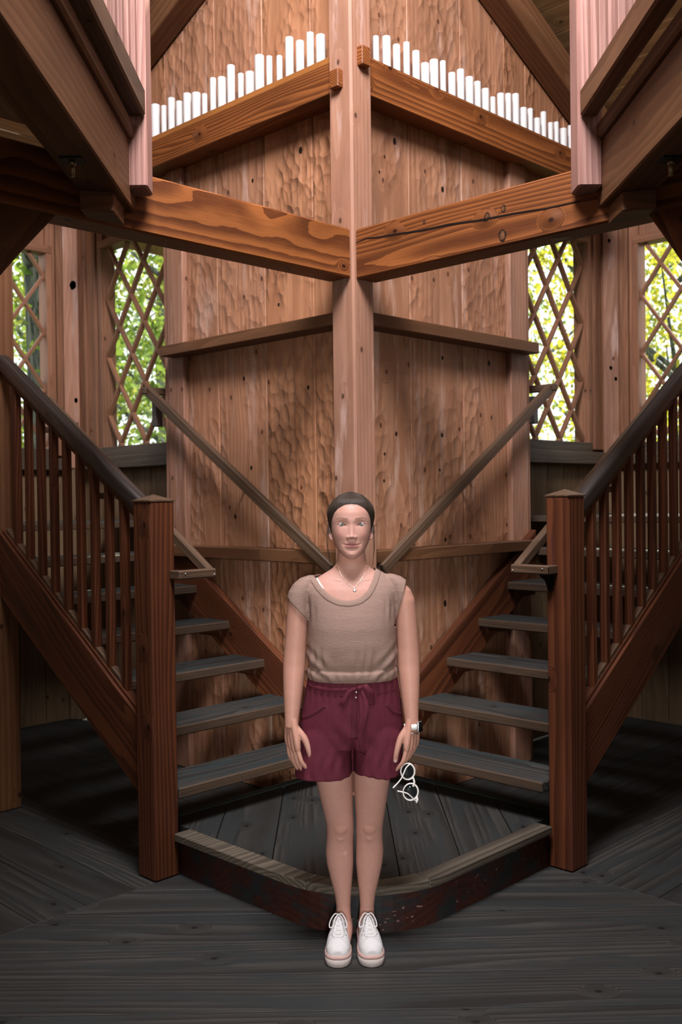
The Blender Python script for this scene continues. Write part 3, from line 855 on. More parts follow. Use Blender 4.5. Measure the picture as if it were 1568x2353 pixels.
# wall handrails with returns, and the short inner grab rails fixed to the newels
def wall_rail(side):
    L = side == 'L'
    Q = (lambda a, c, z: W(c, a, z)) if L else (lambda a, c, z: W(a, c, z))
    lab = 'slim wooden handrail climbing the core wall beside the %s window, with end return' % ('shaded' if L else 'sunlit')
    o = thing('wall_handrail', Q(4.4, 3.62 if L else 3.42, 1.3), lab, 'handrail')
    if L: c, a0, z0, a1, z1, cw = 3.605, 3.60, 1.285, 5.20, 2.332, UW
    else: c, a0, z0, a1, z1, cw = 3.405, 3.77, 1.285, 5.36, 2.320, VW
    board('rail', Q(a0, c, z0), Q(a1, c, z1), 0.062, 0.036, DZ, M_BROWNRAIL, o, 0.006)
    board('end_return', Q(a1 + 0.01, c - 0.03, z1 + 0.004), Q(a1 + 0.01, c + 0.26, z1 + 0.004), 0.045, 0.04, DZ, M_BROWNRAIL, o, 0.006)
    board('end_return', Q(a0 + 0.01, c + 0.01, z0), Q(a0 + 0.01, cw, z0), 0.045, 0.04, DZ, M_BROWNRAIL, o, 0.006)
    for f in (0.10, 0.5, 0.965):
        a, z = a0 + (a1 - a0) * f, z0 + (z1 - z0) * f
        bm = bmesh.new()
        tube(bm, [Q(a, cw + 0.02, z - 0.09), Q(a, (c + cw) / 2, z - 0.075), Q(a, c, z - 0.03)], 0.009, 8)
        mesh_obj('bracket', bm, M_BLACK, o, None, True)
    if L: board('mount_block', Q(5.155, 3.64, 2.11), Q(5.155, 3.64, 2.28), 0.05, 0.05, DV, M_RAIL, o, 0.004)
    else: board('mount_block', Q(5.30, 3.50, 2.10), Q(5.30, 3.50, 2.27), 0.05, 0.05, DV, M_RAIL, o, 0.004)


wall_rail('L'); wall_rail('R')


def grab_rail(side):
    L = side == 'L'
    Q = (lambda a, c, z: W(c, a, z)) if L else (lambda a, c, z: W(a, c, z))
    lab = 'short wooden grab rail fixed to the newel of the %s stair' % ('shaded' if L else 'sunlit')
    o = thing('grab_rail', Q(3.56 if L else 3.76, 2.65 if L else 2.48, 1.3), lab, 'handrail')
    a_f = 3.578 if L else 3.783
    c0, c1 = (2.578, 2.782) if L else (2.378, 2.578)
    board('return', Q(a_f - 0.052, c0, 1.325), Q(a_f - 0.052, c1, 1.325), 0.040, 0.042, DZ, M_BROWNRAIL, o, 0.006)
    board('mount_block', Q(a_f + 0.002, c0 + 0.02, 1.325), Q(a_f - 0.07, c0 + 0.02, 1.325), 0.038, 0.042, DZ, M_BROWNRAIL, o, 0.004)
    cr = c1 - 0.022
    board('rail', Q(a_f - 0.05, cr, 1.325), Q(a_f + 1.35, cr, 1.325 + 0.63 * 1.40), 0.045, 0.038, DZ, M_BROWNRAIL, o, 0.006)
    for (aa, cc, zz) in ((a_f - 0.074, c1 - 0.015, 1.318), (a_f - 0.074, c0 + 0.03, 1.33)):
        bm = bmesh.new(); bmesh.ops.create_uvsphere(bm, u_segments=8, v_segments=6, radius=0.004)
        mesh_obj('screw', bm, M_SCREW, o, Matrix.Translation(Q(aa, cc, zz)), True)
    for f in (0.55, 1.1):
        board('spacer', Q(a_f + f, cr, 1.33 + 0.63 * f), Q(a_f + f, (2.57 if L else 2.41), 1.33 + 0.63 * f), 0.03, 0.03, DZ, M_BROWNRAIL, o, 0.003)
    if not L:   # black bracket under the grab rail
        bm = bmesh.new()
        prof = [(0.0, 0.0), (0.062, 0.0), (0.060, -0.012), (0.034, -0.03), (0.022, -0.062), (0.016, -0.078), (0.006, -0.080), (0.0, -0.07)]
        Mx = frame(Q(a_f - 0.012, c0 + 0.020, 1.305), DV, DZ, DV.cross(DZ))
        prism('bracket', prof, 0.024, Mx, M_BLACK, o, 0.004)
        bm.free()


grab_rail('L'); grab_rail('R')

# ------------------------------------------------------------------ candles
CL = [(5.133, .0278, .228), (5.045, .0181, .197), (4.967, .0224, .221), (4.887, .0218, .178), (4.809, .0253, .202), (4.721, .0265, .18), (4.642, .0165, .152), (4.562, .0189, .219), (4.481, .0257, .198), (4.399, .023, .241), (4.313, .0173, .169), (4.235, .0257, .153), (4.153, .0264, .219), (4.072, .0167, .189), (3.99, .0162, .165), (3.91, .0223, .237), (3.828, .0221, .191), (3.75, .0193, .209), (3.672, .0245, .171)]
CR = [(3.831, .0163, .158), (3.914, .0217, .183), (3.993, .0196, .165), (4.074, .0175, .203), (4.152, .0206, .181), (4.227, .0238, .138), (4.305, .0246, .18), (4.383, .017, .198), (4.463, .0214, .156), (4.543, .0217, .198), (4.624, .0244, .179), (4.701, .0202, .176), (4.777, .0229, .156), (4.85, .0173, .129), (4.931, .0221, .172), (5.008, .019, .193), (5.086, .0218, .213), (5.166, .0233, .151), (5.242, .0175, .167), (5.316, .0217, .127), (5.389, .0185, .186), (5.468, .0173, .14), (5.537, .0167, .162), (5.619, .0239, .141), (5.704, .017, .182)]
ORD = 'first second third fourth fifth sixth seventh eighth ninth tenth eleventh twelfth thirteenth fourteenth fifteenth sixteenth seventeenth eighteenth nineteenth twentieth twenty-first twenty-second twenty-third twenty-fourth twenty-fifth'.split()
M_WICK = plain('wick', (0.25, 0.22, 0.18), 0.9)


def candle(c, r, h, label, group):
    o = thing('pillar_candle', c, label, 'candle', group)
    bm = bmesh.new(); n = 20
    prof = [(0, 0), (r, 0), (r, h - 0.004), (r * 0.94, h), (r * 0.6, h - 0.003), (0, h - 0.004)]
    rings = []
    for rr, z in prof:
        rings.append([bm.verts.new((0, 0, z))] if rr == 0 else [bm.verts.new((rr * math.cos(2 * math.pi * k / n), rr * math.sin(2 * math.pi * k / n), z)) for k in range(n)])
    for a, b in zip(rings, rings[1:]):
        for k in range(n):
            k2 = (k + 1) % n
            if len(a) == 1: bm.faces.new((a[0], b[k2], b[k]))
            elif len(b) == 1: bm.faces.new((a[k], a[k2], b[0]))
            else: bm.faces.new((a[k], a[k2], b[k2], b[k]))
    ob = mesh_obj('wax', bm, M_WAX, o, Matrix.Translation(c)); auto_smooth(ob, 35)
    bm = bmesh.new(); tube(bm, [(0, 0, h - 0.006), (0.001, 0, h + 0.004)], 0.0009, 5)
    mesh_obj('wick', bm, M_WICK, o, Matrix.Translation(c))


for i, (v_, r, h) in enumerate(CL[::-1]):
    size = 'thick' if r > 0.0235 else ('slim' if r < 0.0185 else 'medium')
    candle(W(3.645, v_, 3.87), r, h, '%s white candle, %s from the centre post on the knotty ledge beam' % (size, ORD[i]), 'candles on the knotty ledge beam')
for i, (u_, r, h) in enumerate(CR):
    size = 'thick' if r > 0.0235 else ('slim' if r < 0.0185 else 'medium')
    candle(W(u_, 3.457, 3.865), r, h, '%s white candle, %s from the centre post on the plain ledge beam' % (size, ORD[i]), 'candles on the plain ledge beam')

# ------------------------------------------------------------------ trees and ground outside
def leaf_mat(name, col, trans):
    w = NT(name)
    d = w.n('ShaderNodeBsdfDiffuse'); t = w.n('ShaderNodeBsdfTranslucent'); mx = w.n('ShaderNodeMixShader')
    g = w.n('ShaderNodeNewGeometry')
    r = g.outputs['Random Per Island']
    c = w.mix(r, c4([x * 0.55 for x in col]), c4([min(1, x * 1.35) for x in col]))
    ct = w.mix(r, c4([x * 0.6 for x in trans]), c4([min(1, x * 1.3) for x in trans]))
    w.set(d.inputs[0], c); w.set(t.inputs[0], ct); mx.inputs[0].default_value = 0.6
    w.t.links.new(d.outputs[0], mx.inputs[1]); w.t.links.new(t.outputs[0], mx.inputs[2]); w.t.links.new(mx.outputs[0], w.out.inputs['Surface'])
    return w.m


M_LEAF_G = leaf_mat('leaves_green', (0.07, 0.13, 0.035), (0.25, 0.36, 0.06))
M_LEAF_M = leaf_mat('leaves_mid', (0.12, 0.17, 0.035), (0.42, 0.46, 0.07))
M_LEAF_Y = leaf_mat('leaves_sun_tint', (0.20, 0.23, 0.03), (0.75, 0.70, 0.08))  # yellow of the backlighting sun put into the leaf colour
_w = NT('bark')
_tc = _w.n('ShaderNodeTexCoord')
_n = _w.noise(_w.vmath('MULTIPLY', _tc.outputs['Object'], (14, 14, 2.2)), 1.3, 4.0, 0.6, 0.6)
_w.set(_w.b.inputs['Base Color'], _w.mix(_w.smooth(_n, 0.35, 0.65), (0.02, 0.025, 0.02, 1), (0.14, 0.155, 0.12, 1)))
_w.set(_w.b.inputs['Normal'], _w.bump(_n, 1.0, 0.03)); _w.b.inputs['Roughness'].default_value = 0.9
M_BARK = _w.m


def tree(x, y, r, zc, rx, rz, n, mat, label, seed, lean=0.0, leaf=0.05):
    rg = np.random.default_rng(seed)
    o = thing('broadleaf_tree', (x, y, -3.0), label, 'tree')
    bm = bmesh.new()
    tube(bm, [(lean * (z + 3) * 0.1 + 0.05 * math.sin(z * 1.3), 0, z) for z in np.linspace(0, 11, 14)], [r * (1 - 0.05 * k) for k in range(14)], 14)
    for k in range(7):
        a = rg.uniform(0, 6.28); z0 = rg.uniform(4.5, 9)
        tube(bm, [(0, 0, z0), (math.cos(a) * rx * .35, math.sin(a) * rx * .35, z0 + 0.5), (math.cos(a) * rx * .8, math.sin(a) * rx * .8, z0 + 1.3)], [r * .3, r * .2, r * .06], 7)
    mesh_obj('trunk', bm, M_BARK, o, Matrix.Translation((x, y, -3.0)), True)
    # leaves gathered in clumps through the crown
    nc = 60
    cc = rg.normal(size=(nc, 3)); cc /= np.linalg.norm(cc, axis=1)[:, None]; cc *= (rg.uniform(0.25, 1, nc) ** 0.5)[:, None]
    cc *= np.array([rx, rx, rz])
    idx = rg.integers(0, nc, n)
    c = cc[idx] + rg.normal(size=(n, 3)) * np.array([0.34, 0.34, 0.22]) + np.array([x, y, zc])
    a = rg.normal(size=(n, 3)); a /= np.linalg.norm(a, axis=1)[:, None]
    b = np.cross(a, rg.normal(size=(n, 3))); b /= np.linalg.norm(b, axis=1)[:, None]
    s = rg.uniform(0.6, 1.3, n)[:, None] * leaf
    v = np.empty((n, 4, 3)); v[:, 0] = c - a * s; v[:, 1] = c + b * s * 0.6; v[:, 2] = c + a * s * 1.1; v[:, 3] = c - b * s * 0.6
    me = bpy.data.meshes.new('foliage'); me.from_pydata(v.reshape(-1, 3).tolist(), [], np.arange(n * 4).reshape(n, 4).tolist())
    me.materials.append(mat)
    link(bpy.data.objects.new('foliage', me), o)


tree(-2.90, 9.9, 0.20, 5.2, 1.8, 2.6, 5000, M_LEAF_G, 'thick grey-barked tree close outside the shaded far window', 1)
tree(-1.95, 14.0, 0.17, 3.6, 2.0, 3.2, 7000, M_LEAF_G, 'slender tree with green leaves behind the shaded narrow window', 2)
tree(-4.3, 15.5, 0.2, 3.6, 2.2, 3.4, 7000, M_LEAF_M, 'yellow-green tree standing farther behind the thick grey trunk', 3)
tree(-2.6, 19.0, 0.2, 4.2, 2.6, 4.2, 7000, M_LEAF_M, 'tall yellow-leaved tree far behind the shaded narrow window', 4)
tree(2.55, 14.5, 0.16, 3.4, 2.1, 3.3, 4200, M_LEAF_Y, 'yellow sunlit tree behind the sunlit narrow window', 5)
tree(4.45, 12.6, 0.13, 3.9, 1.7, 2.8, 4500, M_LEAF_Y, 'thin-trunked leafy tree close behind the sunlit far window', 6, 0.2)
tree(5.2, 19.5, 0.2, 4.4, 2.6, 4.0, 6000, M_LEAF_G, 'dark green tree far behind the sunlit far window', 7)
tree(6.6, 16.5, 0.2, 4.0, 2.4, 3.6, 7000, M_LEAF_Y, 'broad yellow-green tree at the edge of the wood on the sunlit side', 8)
tree(-4.0, 24.0, 0.25, 4.5, 4.2, 5.2, 11000, M_LEAF_G, 'large dark green tree deep in the wood on the shaded side', 9, leaf=0.085)
GND = slab('ground', [(-40, 5), (40, 5), (40, 60), (-40, 60)], -3.2, -3.0, plain('forest_floor', (0.10, 0.13, 0.04), 0.9, noise=0.5, nscale=2.0), None, 0, 0)
tag(GND, kind='structure')

# ------------------------------------------------------------------ the woman standing in front of the step
PR = Vector((0.065, 3.60, 0.0))          # her base; local x = picture right, y = away from the camera, z = up
rng = np.random.default_rng(11)


class Soup:
    def __init__(s): s.v = []; s.f = []

    def loft(s, rings):
        b = len(s.v); n = len(rings[0])
        for r in rings: s.v.extend([tuple(p) for p in r])
        m = len(rings)
        for i in range(m - 1):
            for k in range(n):
                k2 = (k + 1) % n
                s.f.append((b + i * n + k, b + i * n + k2, b + (i + 1) * n + k2, b + (i + 1) * n + k))
        c0 = len(s.v); s.v.append(tuple(np.mean(rings[0], axis=0))); s.v.append(tuple(np.mean(rings[-1], axis=0)))
        for k in range(n):
            k2 = (k + 1) % n
            s.f.append((c0, b + k2, b + k)); s.f.append((c0 + 1, b + (m - 1) * n + k, b + (m - 1) * n + k2))

    def sweep(s, pts, rad, n=14, flat=None):
        """round sweep with rounded ends; flat = (vector, factor) squashes the section along a direction"""
        P_ = [np.array(p, float) for p in pts]; R_ = list(rad)
        # resample with a Catmull-Rom so bends stay soft
        Q, RR = [], []
        for i in range(len(P_) - 1):
            p0, p1, p2, p3 = P_[max(i - 1, 0)], P_[i], P_[i + 1], P_[min(i + 2, len(P_) - 1)]
            for t in np.linspace(0, 1, 6, endpoint=False):
                Q.append(0.5 * ((2 * p1) + (-p0 + p2) * t + (2 * p0 - 5 * p1 + 4 * p2 - p3) * t * t + (-p0 + 3 * p1 - 3 * p2 + p3) * t ** 3))
                RR.append(R_[i] + (R_[i + 1] - R_[i]) * t)
        Q.append(P_[-1]); RR.append(R_[-1])
        d0 = Q[1] - Q[0]; d0 /= np.linalg.norm(d0); d1 = Q[-1] - Q[-2]; d1 /= np.linalg.norm(d1)
        pre = [(Q[0] - d0 * RR[0] * math.cos(a), RR[0] * math.sin(a)) for a in (0.25, 0.7, 1.15)]
        post = [(Q[-1] + d1 * RR[-1] * math.cos(a), RR[-1] * math.sin(a)) for a in (1.15, 0.7, 0.25)]
        C_ = [p for p, _ in pre] + Q + [p for p, _ in post]; rr = [r for _, r in pre] + RR + [r for _, r in post]
        rings = []; x = None
        for i, c in enumerate(C_):
            d = C_[min(i + 1, len(C_) - 1)] - C_[max(i - 1, 0)]; d /= np.linalg.norm(d) + 1e-12
            if x is None:
                x = np.cross(d, [0.3, 0.9, 0.2])
            x = x - d * x.dot(d); x /= np.linalg.norm(x); y = np.cross(d, x)
            ring = [c + rr[i] * (math.cos(2 * math.pi * k / n) * x + math.sin(2 * math.pi * k / n) * y) for k in range(n)]
            if flat is not None:
                fv, ff = np.array(flat[0], float), flat[1]; fv /= np.linalg.norm(fv)
                ring = [p - fv * (1 - ff) * np.dot(p - c, fv) for p in ring]
            rings.append(np.array(ring))
        s.loft(rings)

    def ball(s, c, r, n=16, m=10):
        c = np.array(c, float); r = np.array(r if hasattr(r, '__len__') else (r, r, r), float)
        s.loft([np.array([c + r * np.array([math.sin(t) * math.cos(2 * math.pi * k / n), math.sin(t) * math.sin(2 * math.pi * k / n), -math.cos(t)]) for k in range(n)]) for t in np.linspace(0.12, math.pi - 0.12, m)])

    def mesh(s, name):
        me = bpy.data.meshes.new(name); me.from_pydata(s.v, [], s.f); me.update()
        bm = bmesh.new(); bm.from_mesh(me); bmesh.ops.recalc_face_normals(bm, faces=bm.faces); bm.to_mesh(me); bm.free()
        return me


def ring(cx, cy, z, a, bf, bb, n=56, p=2.15):
    t = np.arange(n) * 2 * math.pi / n
    c, s_ = np.cos(t), np.sin(t)
    x = cx + a * np.sign(c) * np.abs(c) ** (2 / p)
    y_ = np.where(s_ < 0, -bf * np.abs(s_) ** (2 / p), bb * np.abs(s_) ** (2 / p))
    return np.stack([x, cy + y_, np.full(n, z)], 1)


def interp_rings(tab, step=0.012, p=2.15, n=56):
    tab = np.array(tab, float); z = np.arange(tab[0, 0], tab[-1, 0] + 1e-6, step * np.sign(tab[-1, 0] - tab[0, 0]))
    out = []
    zs = tab[:, 0]; order = np.argsort(zs)
    for zz in z:
        v = [np.interp(zz, zs[order], tab[order, k]) for k in range(1, tab.shape[1])]
        out.append(ring(v[0], v[1], zz, v[2], v[3], v[4], n, p))
    return out


def smooth_pts(me, it, lam=0.5, mask=None):
    n = len(me.vertices); co = np.empty(n * 3); me.vertices.foreach_get('co', co); co = co.reshape(-1, 3)
    e = np.empty(len(me.edges) * 2, int); me.edges.foreach_get('vertices', e); e = e.reshape(-1, 2)
    deg = np.bincount(e.ravel(), minlength=n).astype(float)[:, None]; deg[deg == 0] = 1
    for _ in range(it):
        acc = np.zeros_like(co); np.add.at(acc, e[:, 0], co[e[:, 1]]); np.add.at(acc, e[:, 1], co[e[:, 0]])
        new = co + lam * (acc / deg - co)
        co = new if mask is None else np.where(mask[:, None], new, co)
    me.vertices.foreach_set('co', co.ravel()); me.update()
    return co


def voxel(soup, name, size, smooth_it=4):
    me = soup.mesh(name + '_src'); ob = bpy.data.objects.new(name + '_src', me); COL.objects.link(ob)
    md = ob.modifiers.new('r', 'REMESH'); md.mode = 'VOXEL'; md.voxel_size = size; md.adaptivity = 0.0
    dg = bpy.context.evaluated_depsgraph_get(); dg.update()
    out = bpy.data.meshes.new_from_object(ob.evaluated_get(dg)); out.name = name
    bpy.data.objects.remove(ob, do_unlink=True); bpy.data.meshes.remove(me)
    smooth_pts(out, smooth_it)
    return out


def coords(me):
    co = np.empty(len(me.vertices) * 3); me.vertices.foreach_get('co', co); return co.reshape(-1, 3)


def set_coords(me, co): me.vertices.foreach_set('co', np.ascontiguousarray(co).ravel()); me.update()


def part(name, me, mat, parent, smooth=True):
    me.materials.clear(); me.materials.append(mat)
    if smooth: me.polygons.foreach_set('use_smooth', np.ones(len(me.polygons), bool))
    o = bpy.data.objects.new(name, me)
    return link(o, parent, Matrix.Translation(PR))


def cut_mesh(me, keep):
    bm = bmesh.new(); bm.from_mesh(me); bm.verts.ensure_lookup_table()
    bmesh.ops.delete(bm, geom=[v for v, k in zip(bm.verts, keep) if not k], context='VERTS')
    loose = [v for v in bm.verts if not v.link_faces]
    if loose: bmesh.ops.delete(bm, geom=loose, context='VERTS')
    bm.to_mesh(me); bm.free(); me.update()


def boundary_smooth(me, it=6):
    """relax open edges along themselves"""
    n = len(me.vertices)
    bm = bmesh.new(); bm.from_mesh(me)
    be = np.array([[e.verts[0].index, e.verts[1].index] for e in bm.edges if e.is_boundary]); bm.free()
    if len(be) == 0: return
    co = coords(me); deg = np.bincount(be.ravel(), minlength=n).astype(float)[:, None]
    on = deg[:, 0] > 0; deg[deg == 0] = 1
    for _ in range(it):
        acc = np.zeros_like(co); np.add.at(acc, be[:, 0], co[be[:, 1]]); np.add.at(acc, be[:, 1], co[be[:, 0]])
        co = np.where(on[:, None], co + 0.5 * (acc / deg - co), co)
    set_coords(me, co)


def thicken(me, t):
    bm = bmesh.new(); bm.from_mesh(me); bm.normal_update(); bmesh.ops.solidify(bm, geom=bm.faces[:], thickness=t); bm.to_mesh(me); bm.free(); me.update()


PERSON = thing('person', PR, 'woman in taupe top and burgundy shorts standing with white sneakers, sunglasses in hand', 'person')

# ---- head profile: z, half width, front y, back y (head axis x = HX)
HX = 0.0085
HEAD = [(1.434, .010, -.084, -.055), (1.438, .020, -.090, -.035), (1.449, .0345, -.0935, .000), (1.465, .0500, -.0925, .042), (1.485, .0608, -.0915, .072), (1.510, .0682, -.090, .088), (1.540, .0722, -.088, .098), (1.570, .0730, -.088, .102), (1.598, .0700, -.083, .100), (1.618, .0630, -.072, .092), (1.634, .0510, -.056, .078), (1.646, .0370, -.037, .058), (1.654, .0230, -.017, .038), (1.658, .0100, -.003, .020)]
_H = np.array(HEAD)


def head_at(z):
    return [float(np.interp(z, _H[:, 0], _H[:, k])) for k in (1, 2, 3)]


def head_pt(phi, z, off=0.0):
    """phi 0 = front, + = picture right"""
    a, yf, yb = head_at(z)
    cy = (yf + yb) / 2; b = (yb - yf) / 2
    c, s_ = math.sin(phi), math.cos(phi); p = 2.15
    return np.array([HX + (a + off) * math.copysign(abs(c) ** (2 / p), c), cy - (b + off) * math.copysign(abs(s_) ** (2 / p), s_), z])


body = Soup()
zz = np.concatenate([np.linspace(1.434, 1.46, 8), np.linspace(1.467, 1.634, 26), np.linspace(1.638, 1.658, 8)])
body.loft([np.array([head_pt(2 * math.pi * k / 56, z) for k in range(56)]) for z in zz])
for sg in (-1, 1):   # ears
    body.sweep([(HX + sg * .070, .012, 1.560), (HX + sg * .0775, .018, 1.548), (HX + sg * .0785, .016, 1.525), (HX + sg * .0745, .008, 1.508), (HX + sg * .0705, .002, 1.502)], [.006, .008, .0085, .007, .005], 10)
# neck and torso
body.loft(interp_rings([(0.76, .004, .01, .150, .085, .105), (0.90, .004, .01, .160, .095, .110), (1.00, .005, .005, .135, .092, .090), (1.08, .006, .005, .126, .090, .085), (1.16, .006, .0, .136, .102, .088), (1.22, .006, .0, .146, .106, .092), (1.28, .006, .0, .156, .094, .094), (1.32, .007, .003, .162, .082, .090), (1.345, .008, .006, .150, .070, .082), (1.365, .0085, .009, .122, .060, .074), (1.382, .0085, .012, .092, .053, .066), (1.398, .0085, .014, .068, .049, .060), (1.415, .0085, .014, .0545, .048, .058), (1.44, .0085, .010, .050, .050, .060), (1.47, .0085, .006, .049, .052, .064), (1.50, .0085, .006, .046, .040, .062)], 0.012))
# collar bones
for sg in (-1, 1):
    body.sweep([(HX + sg * .016, -.0525, 1.3515), (HX + sg * .055, -.0485, 1.3560), (HX + sg * .095, -.0270, 1.3590)], [.0050, .0050, .0030], 10)
# arms: z, cx, cy, rx, ry
ARM_L = [(1.358, -.140, .006, .016, .026), (1.345, -.152, .006, .030, .038), (1.32, -.170, .006, .038, .046), (1.28, -.184, .004, .0400, .048), (1.22, -.190, .002, .0395, .046), (1.16, -.195, .0, .0395, .044), (1.10, -.2005, -.003, .0400, .041), (1.05, -.2035, -.006, .0410, .041), (1.00, -.2065, -.014, .0385, .041), (0.95, -.209, -.025, .0345, .037), (0.90, -.2115, -.036, .0295, .031), (0.86, -.2135, -.045, .0255, .026), (0.835, -.2145, -.050, .0245, .022)]
ARM_R = [(z, {0: .146, 1: .160, 2: .182, 3: .1965, 4: .2025, 5: .2065, 6: .2095, 7: .2105, 8: .2115, 9: .2125, 10: .2135, 11: .215, 12: .216}[i], cy, rx, ry) for i, (z, cx, cy, rx, ry) in enumerate(ARM_L)]
for tab in (ARM_L, ARM_R):
    body.loft(interp_rings([(z, cx, cy, rx, ry, ry) for z, cx, cy, rx, ry in tab[::-1]], 0.010, 2.0, 36))
# legs: z, cx, cy, rx, front, back
LEG_L = [(0.085, -.0365, .060, .030, .034, .036), (0.115, -.0365, .058, .0275, .030, .034), (0.145, -.0365, .055, .0262, .028, .034), (0.19, -.038, .050, .030, .030, .040), (0.25, -.0425, .045, .040, .036, .050), (0.31, -.047, .040, .0490, .041, .060), (0.355, -.049, .036, .0510, .043, .062), (0.40, -.0465, .030, .0490, .044, .056), (0.435, -.0445, .024, .0490, .048, .052), (0.465, -.0455, .020, .0505, .051, .052), (0.50, -.050, .016, .0535, .054, .056), (0.55, -.056, .012, .0590, .061, .064), (0.62, -.064, .010, .0660, .070, .074), (0.72, -.076, .010, .078, .080, .088), (0.82, -.085, .010, .085, .085, .095)]
LEG_R = [(z, {0: .050, 1: .050, 2: .0505, 3: .052, 4: .056, 5: .060, 6: .0625, 7: .0615, 8: .0608, 9: .0625, 10: .065, 11: .0675, 12: .072, 13: .084, 14: .093}[i], cy, rx, f, b) for i, (z, cx, cy, rx, f, b) in enumerate(LEG_L)]
for tab, kx in ((LEG_L, -.0445), (LEG_R, .0612)):
    body.loft(interp_rings(tab, 0.012, 2.05, 40))
    body.ball((kx, -.018, .462), (.027, .014, .032))
    body.ball((kx, -.010, .420), (.020, .012, .016))
    # foot inside the shoe
    fx = tab[0][1]
    body.sweep([(fx, .075, .075), (fx, .02, .065), (fx - (.008 if kx < 0 else -.008), -.06, .052)], [.034, .032, .028], 14)


# ---- hands
def unit(v): v = np.array(v, float); return v / np.linalg.norm(v)


NAILS = []


def hand(wr, d, s_, n_, curls, thumb, spread=0.10, lens=1.0):
    """wr wrist, d along the hand, s_ index->little finger, n_ palm facing"""
    wr = np.array(wr, float); d, s_, n_ = unit(d), unit(s_), unit(n_)
    F = lambda a, b, c: wr + d * a + s_ * b + n_ * c
    # palm: overlapping rods from the wrist to each knuckle
    kn = [(-.0285, .080), (-.0092, .084), (.0100, .080), (.0280, .071)]
    for (b, a), r in zip(kn, (.0115, .012, .0115, .0105)):
        body.sweep([F(-.02, b * .45, .0), F(.03, b * .85, -.001), F(a * .75, b, -.001), F(a, b, 0)], [.0145, .0135, .0125, r * .92], 12)
    body.sweep([F(-.03, 0, 0), F(.0, 0, 0), F(.035, 0, .002)], [.022, .0215, .020], 14, (n_, 0.72))
    body.ball(F(.035, -.022, .007), (.013, .013, .020)); body.ball(F(.045, .018, .007), (.012, .012, .020))
    L3 = [(.043, .026, .021), (.046, .029, .021), (.043, .027, .021), (.034, .021, .018)]
    for i, ((b, a), Ls, cu) in enumerate(zip(kn, L3, curls)):
        r0 = (.0090, .0092, .0088, .0080)[i]
        dr = unit(d + s_ * spread * (i - 1.5) * 0.6)
        p = F(a, b, 0); pts = [p - dr * .012, p]; ang = 0; rr = [r0 * 1.02, r0]
        for L_, c_ in zip(Ls, cu):
            ang += c_
            p = p + (dr * math.cos(ang) + n_ * math.sin(ang)) * L_ * lens; pts.append(p); rr.append(r0 * (1 - .09 * (len(pts) - 2)))
        body.sweep(pts, rr, 12)
        dirn = dr * math.cos(ang) + n_ * math.sin(ang); dors = dr * math.sin(ang) - n_ * math.cos(ang)
        NAILS.append((pts[-1] - dirn * .001 + dors * rr[-1], dirn, .0055))
    tp = [F(*q) for q in thumb]
    body.sweep(tp, [.0135, .0125, .0100, .0088], 12)
    return tp


# her right hand (picture left), hanging open; thumb towards the body
tl = hand((-.2145, -.050, .840), (.06, -.10, -1), (-.62, .78, .02), (.78, .62, 0), [(.18, .42, .25), (.16, .36, .22), (.12, .32, .2), (.10, .30, .2)],
          [(.008, -.018, .006), (.040, -.044, .020), (.085, -.054, .030), (.122, -.050, .040)], 0.16)
# her left hand (picture right), pinching the sunglasses
tr_ = hand((.216, -.050, .834), (-.05, -.12, -1), (.66, .75, 0), (-.75, .66, 0), [(.22, .42, .15), (.40, .60, .35), (.48, .75, .45), (.50, .80, .45)],
           [(.008, -.018, .006), (.040, -.042, .016), (.084, -.052, .024), (.118, -.050, .032)], 0.12)

bme = voxel(body, 'body', 0.0021, 3)
co = coords(bme)


# ---- face sculpting on the fused surface
def g2(x, z, x0, z0, sx, sz): return np.exp(-((x - x0) / sx) ** 2 - ((z - z0) / sz) ** 2)


x, y_, z = co[:, 0] - HX, co[:, 1], co[:, 2]
front = ((y_ < -0.03) & (z > 1.425) & (z < 1.66) & (np.abs(x) < .08)).astype(float)
dy = np.zeros(len(co))
EX, EZ = 0.0335, 1.5555
# nose
tz = np.clip((1.560 - z) / (1.560 - 1.514), 0, 1)
amp = np.where(z > 1.514, 0.0005 + 0.0158 * tz ** 1.5, 0.0163 * np.exp(-((1.514 - z) / 0.0055) ** 2))
amp = np.where(z > 1.562, 0.0005 * np.exp(-((z - 1.562) / .012) ** 2), amp)
sx = np.where(z > 1.514, 0.0074 + 0.0030 * tz ** 2, 0.0104)
dy -= amp * np.exp(-(np.abs(x) / sx) ** 2)
dy -= 0.0028 * g2(x, z, 0, 1.5140, .0080, .0070)
for sg in (-1, 1):
    dy -= 0.0085 * g2(x, z, sg * .0125, 1.5105, .0058, .0065)        # wings
    dy += 0.0045 * g2(x, z, sg * .0065, 1.5050, .0032, .0022)        # nostrils
    dy += 0.0062 * g2(x, z, sg * (EX - .003), EZ + .003, .0190, .0115)   # sockets
    dy += 0.0018 * g2(x, z, sg * .0165, 1.553, .0055, .010)          # inner corner
    dy -= 0.0014 * g2(x, z, sg * .032, 1.5755, .016, .0065)          # brow
    dy -= 0.0055 * g2(x, z, sg * .043, 1.522, .020, .020)            # cheek
    dy += 0.0010 * g2(x, z, sg * .031, 1.494, .006, .012)            # fold beside the mouth
    dy += 0.0022 * g2(x, z, sg * .0300, 1.4865, .004, .004)          # mouth corner
    dy -= 0.0020 * g2(x, z, sg * .030, 1.462, .016, .012)
